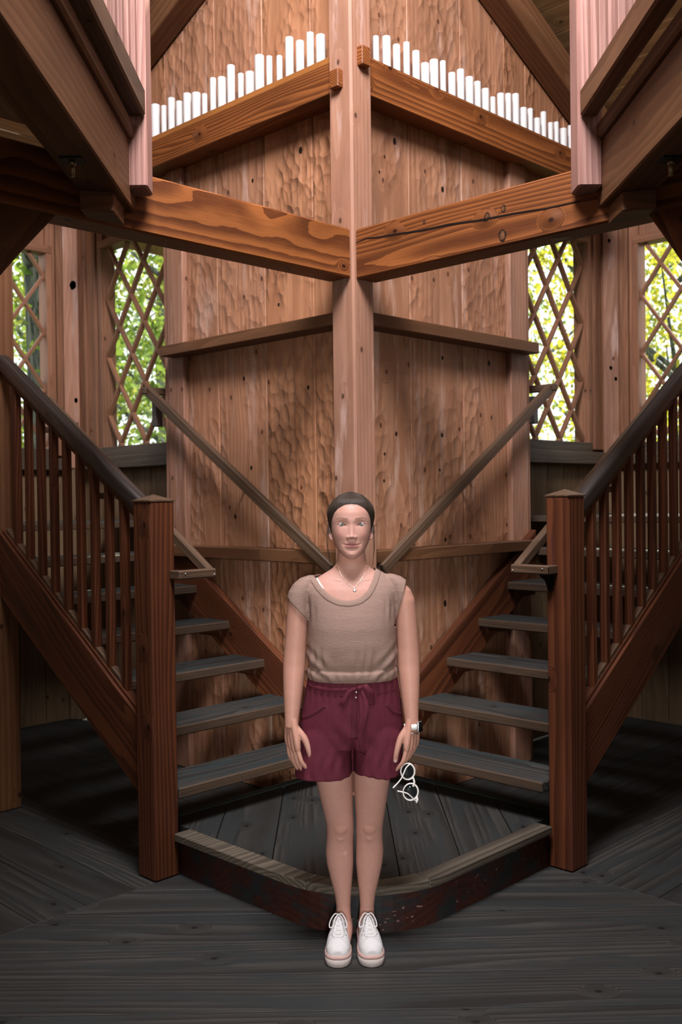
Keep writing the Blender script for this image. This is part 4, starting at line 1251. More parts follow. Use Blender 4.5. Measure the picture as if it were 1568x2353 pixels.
# lips
lipw = np.clip(1 - (x / .0265) ** 2, 0, 1)
dy -= 0.0042 * lipw * np.exp(-((z - 1.4890) / .0036) ** 2)
dy -= 0.0058 * lipw * np.exp(-((z - 1.4785) / .0046) ** 2)
dy += 0.0030 * lipw ** .5 * np.exp(-((z - (1.4842 + .0016 * (x / .02) ** 2)) / .0014) ** 2)
dy += 0.0020 * g2(x, z, 0, 1.468, .018, .0045)
dy -= 0.0045 * g2(x, z, 0, 1.4515, .015, .010)
dy += 0.0012 * g2(x, z, 0, 1.497, .0035, .006)
co[:, 1] += dy * front
# eye openings
for sg in (-1, 1):
    ex = (co[:, 0] - HX) * sg - EX; ez = co[:, 2] - EZ - 0.0012 * ex / .015
    hgt = np.where(ez > 0, .0042, .0037) * np.clip(1 - (np.abs(ex) / .0150) ** 2.2, 0, 1)
    inside = (np.abs(ez) < hgt) & (front > 0) & (np.abs(ex) < .015)
    co[inside, 1] += 0.0065
    lid = (np.abs(ex) < .018) & (ez > hgt) & (ez < hgt + .0045) & (front > 0)
    co[lid, 1] -= 0.0016
    lid2 = (np.abs(ex) < .016) & (ez < -hgt) & (ez > -hgt - .003) & (front > 0)
    co[lid2, 1] -= 0.0010
set_coords(bme, co)
_ax = np.abs(np.abs(co[:, 0] - HX) - EX)
co = smooth_pts(bme, 2, 0.5, (front > 0) & (_ax < .022) & (np.abs(co[:, 2] - EZ) < .013))

# ---- skin colour per vertex: lips, brows, nails, knees
x, y_, z = co[:, 0] - HX, co[:, 1], co[:, 2]
base = np.tile(np.array([0.49, 0.272, 0.212]), (len(co), 1))
def blend(mask, colr):
    global base
    base = base * (1 - mask[:, None]) + np.array(colr) * mask[:, None]
blend(np.clip((np.abs(co[:, 0]) - .15) / .02, 0, 1) * (z > .6) * 0.55, (0.47, 0.235, 0.16))            # tanned arms
blend((z < .66).astype(float) * 0.55, (0.50, 0.275, 0.215))                                              # legs
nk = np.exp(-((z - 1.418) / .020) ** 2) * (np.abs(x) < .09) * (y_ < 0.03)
blend(nk * 0.35, (0.52, 0.25, 0.15))  # orange shade below the chin, painted into the skin
zc_ = .0015 * (x / .02) ** 2
upl = lipw ** .6 * np.exp(-((z - 1.4868 - zc_) / .0032) ** 4) * front; lol = lipw ** .6 * np.exp(-((z - 1.4795 - zc_) / .0040) ** 4) * front
blend(np.clip(np.maximum(upl, lol) * 1.2, 0, 1) * 0.9, (0.33, 0.105, 0.105))
blend((np.abs(x) < .025) * np.clip(lipw ** .4 * np.exp(-((z - (1.4838 + .0016 * (x / .02) ** 2)) / .0014) ** 2), 0, 1) * front * .6, (0.18, 0.06, 0.06))
for sg in (-1, 1):
    ex = x * sg
    bz = 1.5765 + np.where(ex < .040, (ex - .018) * 0.16, .0035 - (ex - .040) * 0.28)
    bt = np.clip(.0034 - np.clip(ex - .030, 0, 1) * .09, .0013, .0034)
    m = np.exp(-((z - bz) / bt) ** 4) * ((ex > .0135) & (ex < .0565)) * front
    blend(m * 0.75, (0.15, 0.088, 0.06))
    # lash line and shadowed lid crease colour
    ezz = z - EZ - 0.0012 * (ex - EX) / .015; hgt = .0042 * np.clip(1 - (np.abs(ex - EX) / .0150) ** 2.2, 0, 1)
    m = np.exp(-((ezz - hgt - .0008) / .0013) ** 2) * (np.abs(ex - EX) < .0165) * front
    blend(m * 0.85, (0.06, 0.03, 0.025))
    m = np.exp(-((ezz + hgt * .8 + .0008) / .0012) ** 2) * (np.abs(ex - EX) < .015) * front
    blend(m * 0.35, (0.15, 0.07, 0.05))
    blend(0.30 * g2(x, z, sg * .046, 1.522, .017, .014) * front, (0.60, 0.27, 0.22))
ph_ = np.abs(np.arctan2(x, -(y_ - .005)))
hl = np.interp(ph_, [0, .35, .75, 1.05, 1.25, 1.45, 1.62], [1.6300, 1.6280, 1.616, 1.596, 1.572, 1.540, 1.522])
blend(np.clip((z - hl + .007) / .007, 0, 1) * (z > 1.5) * (y_ < .05) * .8, (0.09, 0.06, 0.045))
for sgx in (-.0445, .0612):
    blend(0.35 * np.exp(-((co[:, 0] - sgx) / .028) ** 2 - ((z - .455) / .03) ** 2), (0.42, 0.20, 0.14))
for c_, dr_, r_n in NAILS:
    dd = np.linalg.norm(co - c_, axis=1); blend(np.clip(1.5 - dd / r_n, 0, 1) * .6, (0.70, 0.50, 0.46))
for tp in (tl, tr_):
    dd = np.linalg.norm(co - (tp[-1] + np.array([0, -.007, -.003])), axis=1); blend(np.clip(1.6 - dd / .0065, 0, 1) * .8, (0.78, 0.60, 0.57))
blend(np.clip(1.4 - np.linalg.norm(co - np.array([-.028, -.005, .362]), axis=1) / .008, 0, 1) * .5, (0.75, 0.45, 0.36))
blend(np.clip(1.4 - np.linalg.norm(co - np.array([-.205, -.045, 1.235]), axis=1) / .0026, 0, 1), (0.12, 0.05, 0.04))
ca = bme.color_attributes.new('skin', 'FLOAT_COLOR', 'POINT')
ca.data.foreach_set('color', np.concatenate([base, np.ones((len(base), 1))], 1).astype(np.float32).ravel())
_w = NT('skin'); _at = _w.n('ShaderNodeAttribute'); _at.attribute_name = 'skin'
_tc = _w.n('ShaderNodeTexCoord'); _n = _w.noise(_tc.outputs['Object'], 60, 4, 0.6)
_w.set(_w.b.inputs['Base Color'], _w.mix(0.35, _at.outputs['Color'], _w.mix(_n, (0.62, 0.55, 0.52, 1), (1.25, 1.15, 1.1, 1)), 'MULTIPLY'))
_w.b.inputs['Roughness'].default_value = 0.52; _w.b.inputs['Specular IOR Level'].default_value = 0.32
_w.b.inputs['Subsurface Weight'].default_value = 0.12; _w.b.inputs['Subsurface Radius'].default_value = (0.012, 0.005, 0.003); _w.b.inputs['Subsurface Scale'].default_value = 0.6
_w.set(_w.b.inputs['Normal'], _w.bump(_w.noise(_tc.outputs['Object'], 220, 2), 0.12, 0.001))
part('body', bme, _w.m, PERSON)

# ---- eyes
_w = NT('eye'); _tc = _w.n('ShaderNodeTexCoord'); _sp = _w.n('ShaderNodeSeparateXYZ'); _w.t.links.new(_tc.outputs['Object'], _sp.inputs[0])
_r = _w.math('SQRT', _w.math('ADD', _w.math('MULTIPLY', _sp.outputs[0], _sp.outputs[0]), _w.math('MULTIPLY', _sp.outputs[2], _sp.outputs[2])))
_c = _w.mix(_w.smooth(_r, .0054, .0062), (0.06, 0.07, 0.06, 1), (0.50, 0.44, 0.42, 1))
_c = _w.mix(_w.smooth(_r, .0046, .0056), _w.mix(_w.smooth(_r, .0020, .0045), (0.15, 0.16, 0.11, 1), (0.09, 0.11, 0.09, 1)), _c)
_c = _w.mix(_w.smooth(_r, .0017, .0023), (0.006, 0.006, 0.006, 1), _c)
_w.set(_w.b.inputs['Base Color'], _c); _w.b.inputs['Roughness'].default_value = 0.08
M_EYE = _w.m
for sg in (-1, 1):
    bm = bmesh.new(); bmesh.ops.create_uvsphere(bm, u_segments=32, v_segments=20, radius=0.0120)
    mesh_obj('eye', bm, M_EYE, PERSON, Matrix.Translation(PR + Vector((HX + sg * EX, -0.0642, EZ + .0003))), True)

# ---- hair drawn back from the forehead, with a low knot
def hairline(phi):
    p = abs(phi)
    return float(np.interp(p, [0, .35, .75, 1.05, 1.25, 1.45, 1.62, 1.8, 2.3, math.pi], [1.6300, 1.6280, 1.616, 1.596, 1.572, 1.540, 1.522, 1.500, 1.478, 1.470]))


hv, hf = [], []
NP, NT_ = 120, 26
for j in range(NT_ + 1):
    for i in range(NP):
        phi = -math.pi + 2 * math.pi * i / NP
        zl = hairline(phi)
        t = max(0, (j - 1) / (NT_ - 1)) if j else 0
        zt = zl + (1.6582 - zl) * (math.sin(t * math.pi / 2) ** 0.9)
        off = -0.004 if j == 0 else (0.0008 + 0.0100 * min(1, t * 2.4) ** .8)
        side = math.exp(-((abs(phi) - 1.45) / .45) ** 2)
        off += (0.0075 * side * min(1, t * 4)) if j else 0
        off += (0.0010 * math.sin(phi * 37 + 4 * t) + 0.0008 * math.sin(phi * 61 + 1)) * min(1, t * 3) * (1 - t)
        q = head_pt(phi, zt, off)
        q[2] += (0.0120 * t ** 2.2 if j else 0)
        if t > .78:
            s1 = (t - .78) / .22; cc_ = np.array([HX, .010, q[2]]); q = cc_ + (q - cc_) * (math.cos(s1 * math.pi / 2) + .02); q[2] += .0035 * math.sin(s1 * math.pi / 2)
        hv.append(tuple(q))
for j in range(NT_):
    for i in range(NP):
        i2 = (i + 1) % NP
        hf.append((j * NP + i, j * NP + i2, (j + 1) * NP + i2, (j + 1) * NP + i))
hf.append(tuple(NT_ * NP + i for i in range(NP)))
hs = Soup(); hs.v = hv; hs.f = hf
hs.ball((HX, .118, 1.530), (.036, .030, .034))
for k in range(5):
    hs.sweep([(HX + .01 * (k - 2), .125, 1.52), (HX + .012 * (k - 2), .120, 1.46), (HX + .010 * (k - 2), .105, 1.40)], [.014, .011, .005], 10)
# wisps beside the ears and neck
wis = [[(-.070, -.012, 1.548), (-.0795, -.008, 1.52), (-.0785, .0, 1.47), (-.071, .004, 1.425), (-.066, .010, 1.395)], [(-.071, -.008, 1.535), (-.0765, -.004, 1.49), (-.0735, .0, 1.45), (-.068, .004, 1.41)],
       [(-.073, -.006, 1.565), (-.084, -.002, 1.572), (-.089, .002, 1.580)], [(.090, .0, 1.545), (.097, .002, 1.550), (.104, .004, 1.548)], [(.091, .004, 1.53), (.093, .006, 1.49), (.090, .01, 1.44), (.084, .014, 1.40)], [(.088, -.002, 1.54), (.0905, .002, 1.47), (.087, .008, 1.41)]]
for wv_ in wis:
    hs.sweep(wv_, [.0010] * (len(wv_) - 1) + [.0004], 6)
_w = NT('hair'); _ha = _w.n('ShaderNodeAttribute'); _ha.attribute_name = 'comb'
_st = _w.noise(_w.vmath('MULTIPLY', _ha.outputs['Vector'], (38, 2.2, 1)), 1.0, 3, 0.65)
_w.set(_w.b.inputs['Base Color'], _w.mix(_st, (0.008, 0.0055, 0.004, 1), (0.060, 0.040, 0.027, 1)))
_w.b.inputs['Roughness'].default_value = 0.45; _w.b.inputs['Specular IOR Level'].default_value = 0.25
_w.set(_w.b.inputs['Normal'], _w.bump(_st, 0.55, 0.003)); M_HAIR = _w.m
hme = hs.mesh('hair')
comb = np.zeros((len(hme.vertices), 3))
for j in range(NT_ + 1):
    for i in range(NP):
        comb[j * NP + i] = (abs(-math.pi + 2 * math.pi * i / NP) * (1 if i > NP / 2 else 1.13) + .35 * (j / NT_) , j / NT_ * 3, 0)
hc = coords(hme); comb[NP * (NT_ + 1):, 0] = hc[NP * (NT_ + 1):, 0] * 40; comb[NP * (NT_ + 1):, 1] = hc[NP * (NT_ + 1):, 2] * 10
at_ = hme.attributes.new('comb', 'FLOAT_VECTOR', 'POINT'); at_.data.foreach_set('vector', comb.astype(np.float32).ravel())
part('hair', hme, M_HAIR, PERSON)


# ---- taupe top
def cloth(name, colr, bump_s=0.25, stripe=0.0, rough=0.85, scale=90, slub=(6, 60, 60), dark=0.75):
    w = NT(name); tc = w.n('ShaderNodeTexCoord')
    n1 = w.noise(w.vmath('MULTIPLY', tc.outputs['Object'], slub), 4.0, 3, 0.6)
    n2 = w.noise(tc.outputs['Object'], 9.0, 3, 0.55)
    n3 = w.noise(tc.outputs['Object'], 420.0, 1)
    c = w.mix(w.math('MULTIPLY_ADD', n1, 0.7, w.math('MULTIPLY', n3, 0.3)), c4([q * dark for q in colr]), c4([min(1, q * 1.22) for q in colr]))
    w.set(w.b.inputs['Base Color'], c); w.b.inputs['Roughness'].default_value = rough; w.b.inputs['Specular IOR Level'].default_value = 0.15
    w.set(w.b.inputs['Normal'], w.bump(w.math('MULTIPLY_ADD', n2, 1.0, w.math('MULTIPLY', n1, 0.25)), bump_s, 0.012))
    return w.m


M_TOP = cloth('taupe_jersey', (0.275, 0.180, 0.142), 0.35)
top = Soup()
top.loft(interp_rings([(0.985, .007, .0, .140, .100, .098), (0.997, .007, .0, .158, .116, .108), (1.010, .0065, .0, .1645, .1245, .114), (1.030, .006, .0, .1655, .1275, .116), (1.046, .006, .0, .1590, .1215, .110), (1.060, .006, .0, .1620, .1270, .112), (1.085, .006, .0, .1635, .1310, .112), (1.13, .0065, .0, .1610, .1345, .108), (1.19, .0075, .0, .1600, .1330, .104), (1.23, .0075, .0, .1580, .1260, .102), (1.27, .0065, .0, .1610, .1130, .102), (1.31, .005, .002, .1690, .0970, .099), (1.335, .005, .004, .1690, .0830, .094), (1.358, .006, .008, .1500, .0715, .086), (1.378, .0075, .011, .1180, .0610, .078), (1.394, .0085, .013, .0900, .0560, .071), (1.410, .0085, .014, .072, .055, .067), (1.425, .0085, .014, .064, .054, .064)], 0.0065, 2.25, 72))
top.loft([ring(c[0], c[1], c[2], c[3], c[4], c[4], 40, 2.0) for c in [(-.138, .006, 1.372, .012, .02), (-.150, .006, 1.362, .030, .040), (-.164, .006, 1.342, .040, .050), (-.176, .005, 1.315, .0450, .055), (-.1845, .004, 1.28, .0460, .056), (-.188, .003, 1.235, .0460, .056), (-.190, .003, 1.20, .042, .05)][::-1]])
top.loft([ring(c[0], c[1], c[2], c[3], c[4], c[4], 40, 2.0) for c in [(.146, .006, 1.374, .012, .02), (.158, .006, 1.364, .030, .040), (.174, .006, 1.344, .041, .050), (.188, .005, 1.315, .0455, .055), (.199, .004, 1.26, .0450, .054), (.201, .003, 1.20, .042, .05)][::-1]])
tme = voxel(top, 'top', 0.0038, 5)
co = coords(tme)
# folds: gathers above the band, diagonal pulls from the armpits
th = np.arctan2(co[:, 1], co[:, 0] - .006); zt = co[:, 2]
rad = np.stack([np.cos(th), np.sin(th), np.zeros_like(th)], 1)
fold = 0.0022 * np.sin(th * 17 + 3 * np.sin(th * 5)) * np.exp(-((zt - 1.075) / .035) ** 2) + 0.0016 * np.sin(th * 26 + 1.3) * np.exp(-((zt - 1.015) / .02) ** 2)
for sg, ph in ((-1, .4), (1, 1.2)):
    u1 = (co[:, 0] * sg - .150) * .75 + (zt - 1.075) * .66
    w1 = -(co[:, 0] * sg - .150) * .66 + (zt - 1.075) * .75
    fold += 0.0045 * np.sin(w1 * 150 + ph) * np.exp(-(w1 / .035) ** 2) * np.exp(-((co[:, 0] * sg - .12) / .05) ** 2) * (co[:, 1] < .02)
    w2 = (co[:, 0] * sg - .150) * .55 + (zt - 1.235) * .83
    fold += 0.0028 * np.sin((co[:, 0] * sg - .13) * 260) * np.exp(-((zt - 1.25) / .035) ** 2) * np.exp(-((co[:, 0] * sg - .145) / .022) ** 2) * (co[:, 1] < .0)
# hem line of the band dips slightly in the middle: crease
fold -= 0.0035 * np.exp(-((zt - (1.046 - .006 * np.cos(th + math.pi / 2))) / .0055) ** 2)
co += rad * fold[:, None]
set_coords(tme, co)
NL_X = [-.150, -.136, -.106, -.070, -.037, -.004, .030, .057, .077, .091, .098]
NL_Z = [1.400, 1.385, 1.342, 1.308, 1.292, 1.288, 1.295, 1.316, 1.349, 1.382, 1.402]
xx, yy, zt = co[:, 0], co[:, 1], co[:, 2]
nl = np.interp(xx, NL_X, NL_Z)
in_neck = (xx > -.146) & (xx < .097) & (zt > nl) & (yy < .012 + .25 * np.clip(zt - 1.37, 0, 1))
in_neck |= (xx > -.125) & (xx < .092) & (zt > 1.372 + .25 * np.abs(xx - HX)) & (yy < .06)
in_neck |= (zt > 1.398) & (np.abs(xx - HX) < .088)
in_neck |= (yy > 0) & (xx > -.132) & (xx < .088) & (zt > 1.350 + .9 * np.abs(xx + .02) ** 1.5)
cutL = ((xx + .222) * -.74 + (zt - 1.287) * -.67 > 0) & (xx < -.120) & (zt > 1.15)
dL = (xx + .2225) * (-.738) + (zt - 1.288) * (-.675)
cutL = (dL > 0) & (xx < -.150) & (zt > 1.19)
cutR = ((xx - .208) * .955 + (zt - 1.352) * -.297 > 0) & (zt > 1.19)
low = zt < 0.997
cut_mesh(tme, ~(in_neck | cutL | cutR | low))
# drop any inner leftovers of the arms below the sleeve cut
co = coords(tme)
cut_mesh(tme, ~((co[:, 2] < 1.235) & (co[:, 2] > 1.17) & ((co[:, 0] < -.1735) | (co[:, 0] > .1745))))
def biggest(me):
    n = len(me.vertices); e = np.empty(len(me.edges) * 2, int); me.edges.foreach_get('vertices', e); e = e.reshape(-1, 2)
    lab = np.arange(n)
    while True:
        m = np.minimum(lab[e[:, 0]], lab[e[:, 1]]); new = lab.copy()
        np.minimum.at(new, e[:, 0], m); np.minimum.at(new, e[:, 1], m); new = new[new]
        if (new == lab).all(): break
        lab = new
    u_, c_ = np.unique(lab, return_counts=True)
    cut_mesh(me, lab == u_[np.argmax(c_)])


biggest(tme)
bm = bmesh.new(); bm.from_mesh(tme)
for _ in range(6):      # drop dangling slivers on the cut edges
    bad = [f for f in bm.faces if sum(e.is_boundary for e in f.edges) >= 3]
    if not bad: break
    bmesh.ops.delete(bm, geom=bad, context='FACES')
lv = [v for v in bm.verts if not v.link_faces]
if lv: bmesh.ops.delete(bm, geom=lv, context='VERTS')
bm.to_mesh(tme); bm.free(); tme.update()
biggest(tme)
co = coords(tme)
cut_mesh(tme, ~((co[:, 0] > -.10) & (co[:, 0] < .07) & (co[:, 1] < -.02) & (co[:, 2] > np.interp(co[:, 0], NL_X, NL_Z) + .0005)))
biggest(tme)
boundary_smooth(tme, 10)
from mathutils.bvhtree import BVHTree
bm = bmesh.new(); bm.from_mesh(tme); TB = BVHTree.FromBMesh(bm); bm.free()
bm = bmesh.new(); bm.from_mesh(bme); BB = BVHTree.FromBMesh(bm); bm.free()
thicken(tme, 0.0025)
TOP = part('blouse', tme, M_TOP, PERSON)


def surf(bvh, x_, z_, off=0.0, y0=-0.5, nrm=(0, 1, 0)):
    h = bvh.ray_cast(Vector((x_, y0, z_)), Vector(nrm))
    if h[0] is None: return None
    return np.array(h[0]) - np.array([0, off, 0])


def ribbon(me_name, pts, normals, width, thick):
    """flat band following pts, lying against a surface with the given normals"""
    s = Soup(); rings = []
    P_ = [np.array(p) for p in pts]
    for i, p in enumerate(P_):
        d = unit(P_[min(i + 1, len(P_) - 1)] - P_[max(i - 1, 0)]); n_ = unit(np.array(normals[i]) - d * np.dot(normals[i], d)); sd = np.cross(d, n_)
        w_ = width[i] if hasattr(width, '__len__') else width
        rings.append(np.array([p + sd * w_ / 2 + n_ * thick * .3, p + sd * w_ * .3 + n_ * thick, p - sd * w_ * .3 + n_ * thick, p - sd * w_ / 2 + n_ * thick * .3, p - sd * w_ / 2 - n_ * thick * .5, p + sd * w_ / 2 - n_ * thick * .5]))
    s.loft(rings)
    return s.mesh(me_name)


def along_surface(bvh, xz, off=0.001):
    P_, N_ = [], []
    for x_, z_ in xz:
        h = bvh.ray_cast(Vector((x_, -0.5, z_)), Vector((0, 1, 0)))
        if h[0] is None: continue
        n_ = np.array(h[1]); n_ = n_ if n_[1] < 0 else -n_
        P_.append(np.array(h[0]) + n_ * off); N_.append(n_)
    # soften
    for _ in range(3):
        P_ = [P_[0]] + [(P_[i - 1] + 2 * P_[i] + P_[i + 1]) / 4 for i in range(1, len(P_) - 1)] + [P_[-1]]
        N_ = [N_[0]] + [unit(N_[i - 1] + 2 * N_[i] + N_[i + 1]) for i in range(1, len(N_) - 1)] + [N_[-1]]
    return P_, N_


cx_ = np.array([-.150, -.139, -.115, -.079, -.042, -.004, .037, .068, .090, .103, .108]); cz_ = np.array([1.388, 1.376, 1.334, 1.299, 1.282, 1.278, 1.286, 1.311, 1.349, 1.384, 1.398])
tt = np.linspace(0, 1, 60); ss = np.linspace(0, 1, len(cx_))
P_, N_ = along_surface(TB, list(zip(np.interp(tt, ss, cx_), np.interp(tt, ss, cz_))), 0.0)
if len(P_) > 8:
    part('neck_band', ribbon('neck_band', P_, N_, 0.0215, 0.0022), M_TOP, TOP)
# white bra strap edge showing at the neckline
P_, N_ = along_surface(BB, [(-.128 + .034 * t, 1.3765 - .050 * t) for t in np.linspace(0, 1, 14)], 0.0015)
part('strap', ribbon('strap', P_, N_, 0.006, 0.0015), plain('white_elastic', (0.8, 0.78, 0.76), 0.7), PERSON)

# ---- burgundy shorts
M_SHORT = cloth('burgundy_linen', (0.105, 0.018, 0.030), 0.3, rough=0.8, slub=(30, 30, 8), dark=0.7)
sh = Soup()
sh.loft(interp_rings([(0.755, .0, .006, .168, .104, .118), (0.80, -.001, .006, .1890, .113, .126), (0.85, .001, .006, .1860, .117, .128), (0.90, .004, .005, .1790, .118, .126), (0.95, .006, .004, .1710, .116, .120), (0.985, .007, .002, .1660, .115, .114), (1.005, .007, .002, .1610, .112, .110), (1.02, .007, .002, .152, .105, .103)], 0.010, 2.25, 72))
sh.loft(interp_rings([(0.625, -.1010, .006, .1080, .106, .112), (0.66, -.1010, .006, .1060, .107, .113), (0.72, -.0970, .006, .1000, .108, .117), (0.80, -.0900, .006, .0950, .104, .115), (0.86, -.075, .006, .085, .098, .11)], 0.010, 2.3, 60))
sh.loft(interp_rings([(0.625, .0910, .006, .0865, .104, .112), (0.66, .0925, .006, .0890, .105, .113), (0.72, .0940, .006, .0920, .106, .117), (0.80, .0930, .006, .0930, .104, .115), (0.86, .078, .006, .085, .098, .11)], 0.010, 2.3, 60))
sme = voxel(sh, 'shorts', 0.0040, 3)
co = coords(sme)
# keep the two legs apart at the inseam
zt = co[:, 2]; xx = co[:, 0]; yy = co[:, 1]
slit = np.exp(-((xx - .0035) / .007) ** 2) * np.clip((.80 - zt) / .06, 0, 1) * (yy < 0)
co[:, 1] += slit * 0.035
th = np.arctan2(yy, xx)
fold = 0.0028 * np.sin(xx * 150 + 2 * np.sin(zt * 30)) * np.clip((.80 - zt) / .1, 0, 1) * .8 + 0.0018 * np.sin(th * 34) * np.exp(-((zt - .965) / .04) ** 2)
fold += 0.0030 * np.sin((xx * .8 + zt * .6) * 95) * np.exp(-((zt - .80) / .06) ** 2) * np.exp(-(xx / .08) ** 2)
co[:, 1] += np.where(yy < 0, -fold, fold)
set_coords(sme, co)
hem = np.where(co[:, 0] < .0035, .6475 + .010 * np.clip((co[:, 0] + .06) / .06, 0, 1) ** 2, .655 + .006 * np.sin(co[:, 0] * 40)) + .0015 * np.sin(co[:, 0] * 190)
cut_mesh(sme, (co[:, 2] > hem) & (co[:, 2] < 1.008))
boundary_smooth(sme, 5)
bm = bmesh.new(); bm.from_mesh(sme); SB = BVHTree.FromBMesh(bm); bm.free()
thicken(sme, 0.003)
SHORTS = part('shorts', sme, M_SHORT, PERSON)


def seam(xz, w_, t_, mat, name, parent):
    P_, N_ = along_surface(SB, xz, 0.0005)
    if len(P_) > 3: return part(name, ribbon(name, P_, N_, w_, t_), mat, parent)


lin = lambda pts, n=24: list(zip(np.interp(np.linspace(0, 1, n), np.linspace(0, 1, len(pts)), [p[0] for p in pts]), np.interp(np.linspace(0, 1, n), np.linspace(0, 1, len(pts)), [p[1] for p in pts])))
M_SHORT2 = cloth('burgundy_tie', (0.085, 0.015, 0.024), 0.2, rough=0.8, slub=(30, 30, 8), dark=0.7)
seam(lin([(-.178, .862), (-.136, .886), (-.095, .918)]), .012, .0016, M_SHORT2, 'pocket_edge', SHORTS)
seam(lin([(.126, .919), (.148, .888), (.180, .871)]), .012, .0016, M_SHORT2, 'pocket_edge', SHORTS)
seam(lin([(-.150, .966), (-.08, .958), (0, .955), (.08, .958), (.160, .966)], 40), .004, .001, M_SHORT2, 'waist_seam', SHORTS)
seam(lin([(.010, .985), (.010, .90), (.004, .80)]), .022, .0014, M_SHORT2, 'fly', SHORTS)
# tie belt with a bow
tie = []
def tie_piece(xz, w_, lift):
    P_, N_ = along_surface(SB, xz, 0.002)
    for i in range(len(P_)): P_[i] = P_[i] + N_[i] * lift * math.sin(math.pi * i / (len(P_) - 1))
    part('tie', ribbon('tie', P_, N_, w_, .0018), M_SHORT, SHORTS)
tie_piece(lin([(.024, .984), (-.010, .972), (-.030, .935), (-.036, .922)]), [.010] * 6 + list(np.linspace(.012, .020, 18)), .006)
tie_piece(lin([(.026, .986), (.052, .990), (.066, .965), (.070, .922)]), [.012] * 5 + list(np.linspace(.016, .026, 19)), .012)
tie_piece(lin([(.028, .984), (.034, .94), (.036, .88), (.028, .81), (.040, .745)]), [.014] * 4 + list(np.linspace(.016, .022, 20)), .006)
tie_piece(lin([(.030, .984), (.045, .95), (.052, .91), (.040, .86), (.024, .80)]), [.014] * 4 + list(np.linspace(.018, .020, 20)), .010)
tie_piece(lin([(-.15, .982), (-.08, .976), (-.02, .978), (.028, .983)]), .012, .001)
bk = surf(SB, .028, .984, .007); s = Soup(); s.ball(bk, (.010, .007, .009)); part('knot', s.mesh('knot'), M_SHORT, SHORTS)
for q in ((.017, .968), (.0155, .949)):
    h = surf(SB, q[0], q[1], .004); s = Soup(); s.ball(h, (.0036, .002, .0036), 12, 8); part('button', s.mesh('button'), M_SCREW, SHORTS)

# ---- necklace
ch = [(-.047, 1.402), (-.040, 1.393), (-.028, 1.372), (-.014, 1.352), (.002, 1.338), (.0165, 1.3305), (.028, 1.342), (.040, 1.357), (.050, 1.372), (.060, 1.388), (.066, 1.400)]
P_, N_ = along_surface(BB, lin(ch, 44), 0.0012)
NECK = thing('tmp', (0, 0, 0)); bpy.data.objects.remove(NECK)
M_GOLD = plain('rose_gold', (0.75, 0.48, 0.36), 0.25, 1.0)
s = Soup(); s.sweep(P_, [.0009] * len(P_), 6); NK = part('necklace', s.mesh('necklace'), M_GOLD, PERSON)
h = surf(BB, .0168, 1.3235, .0025); s = Soup(); s.ball(h, (.0062, .0012, .0062), 20, 8)
part('pendant', s.mesh('pendant'), plain('pendant_silver', (0.85, 0.78, 0.72), 0.25, 0.8), NK)
for a in (0.0095,):
    s = Soup(); s.sweep([h + np.array([.0036 * math.cos(t), -.0012, .0036 * math.sin(t)]) for t in np.linspace(-.6, 4.6, 14)], [.0006] * 14, 6); part('pendant_rim', s.mesh('pendant_rim'), M_GOLD, NK)

# ---- wristwatch and bracelet on her left wrist
WC = np.array([.2165, -.0485, .8295]); wd = unit((.03, -.10, -1.0))
wx = unit(np.cross(wd, (0, 1, 0))); wy = np.cross(wd, wx)
if wx[0] < 0: wx, wy = -wx, -wy
WP = lambda a, r1, r2, h: WC + wx * r1 * math.cos(a) + wy * r2 * math.sin(a) + wd * h
fy = 1 if wy[1] < 0 else -1
s = Soup()
aa = np.linspace(0, 2 * math.pi, 49)[:-1]
sec = [(-.0100, .0265, .0245), (.0100, .0265, .0245), (.0100, .0285, .0265), (-.0100, .0285, .0265)]
vv_ = [[WP(a, r1, r2, h) for h, r1, r2 in sec] for a in aa]
b0 = len(s.v)
for row in vv_: s.v.extend([tuple(q) for q in row])
for i in range(48):
    for k in range(4):
        i2, k2 = (i + 1) % 48, (k + 1) % 4
        s.f.append((i * 4 + k, i2 * 4 + k, i2 * 4 + k2, i * 4 + k2))
WATCH = part('wristwatch', s.mesh('wristwatch'), plain('white_strap', (0.80, 0.80, 0.77), 0.5), PERSON)
ca_ = -0.62 * fy * -1
cdir = unit(wx * math.cos(.55) + wy * fy * math.sin(.55)); ctan = np.cross(wd, cdir)
def box_on(name, c, ax, ay, az, dims, mat, parent, bev):
    bm = bmesh.new(); bmesh.ops.create_cube(bm, size=1); bmesh.ops.scale(bm, vec=dims, verts=bm.verts); bevel_bm(bm, bev, 3)
    o = mesh_obj(name, bm, mat, parent, frame(Vector(c) + PR, Vector(ax), Vector(ay), Vector(az)), True); return o
box_on('watch_case', WC + cdir * .0300, ctan, wd, cdir, (.031, .037, .010), plain('silver_case', (0.75, 0.75, 0.76), 0.25, 0.9), WATCH, .004)
box_on('watch_screen', WC + cdir * .0345, ctan, wd, cdir, (.029, .035, .004), plain('black_glass', (0.004, 0.004, 0.005), 0.06), WATCH, .0018)
s = Soup(); ring_p = [WP(a, .0262, .0242, .0205 + .004 * math.cos(a - .4)) for a in np.linspace(0, 2 * math.pi, 40)]
s.sweep(ring_p, [.0016] * 40, 7); BR = part('bracelet', s.mesh('bracelet'), plain('dark_silver', (0.30, 0.27, 0.25), 0.35, 0.9), PERSON)
s = Soup(); s.ball(WP(.55 * fy, .0275, .0258, .0225), .0032, 12, 8); part('bead', s.mesh('bead'), M_SCREW, BR)

# ---- sneakers
M_CANVAS = plain('white_canvas', (0.56, 0.55, 0.535), 0.75, noise=0.05, nscale=60, bump=0.15)
M_SOLE = plain('pink_rubber', (0.48, 0.31, 0.27), 0.6, noise=0.12, nscale=25)
M_SOLEG = plain('grey_rubber', (0.42, 0.36, 0.33), 0.6, noise=0.12, nscale=25)


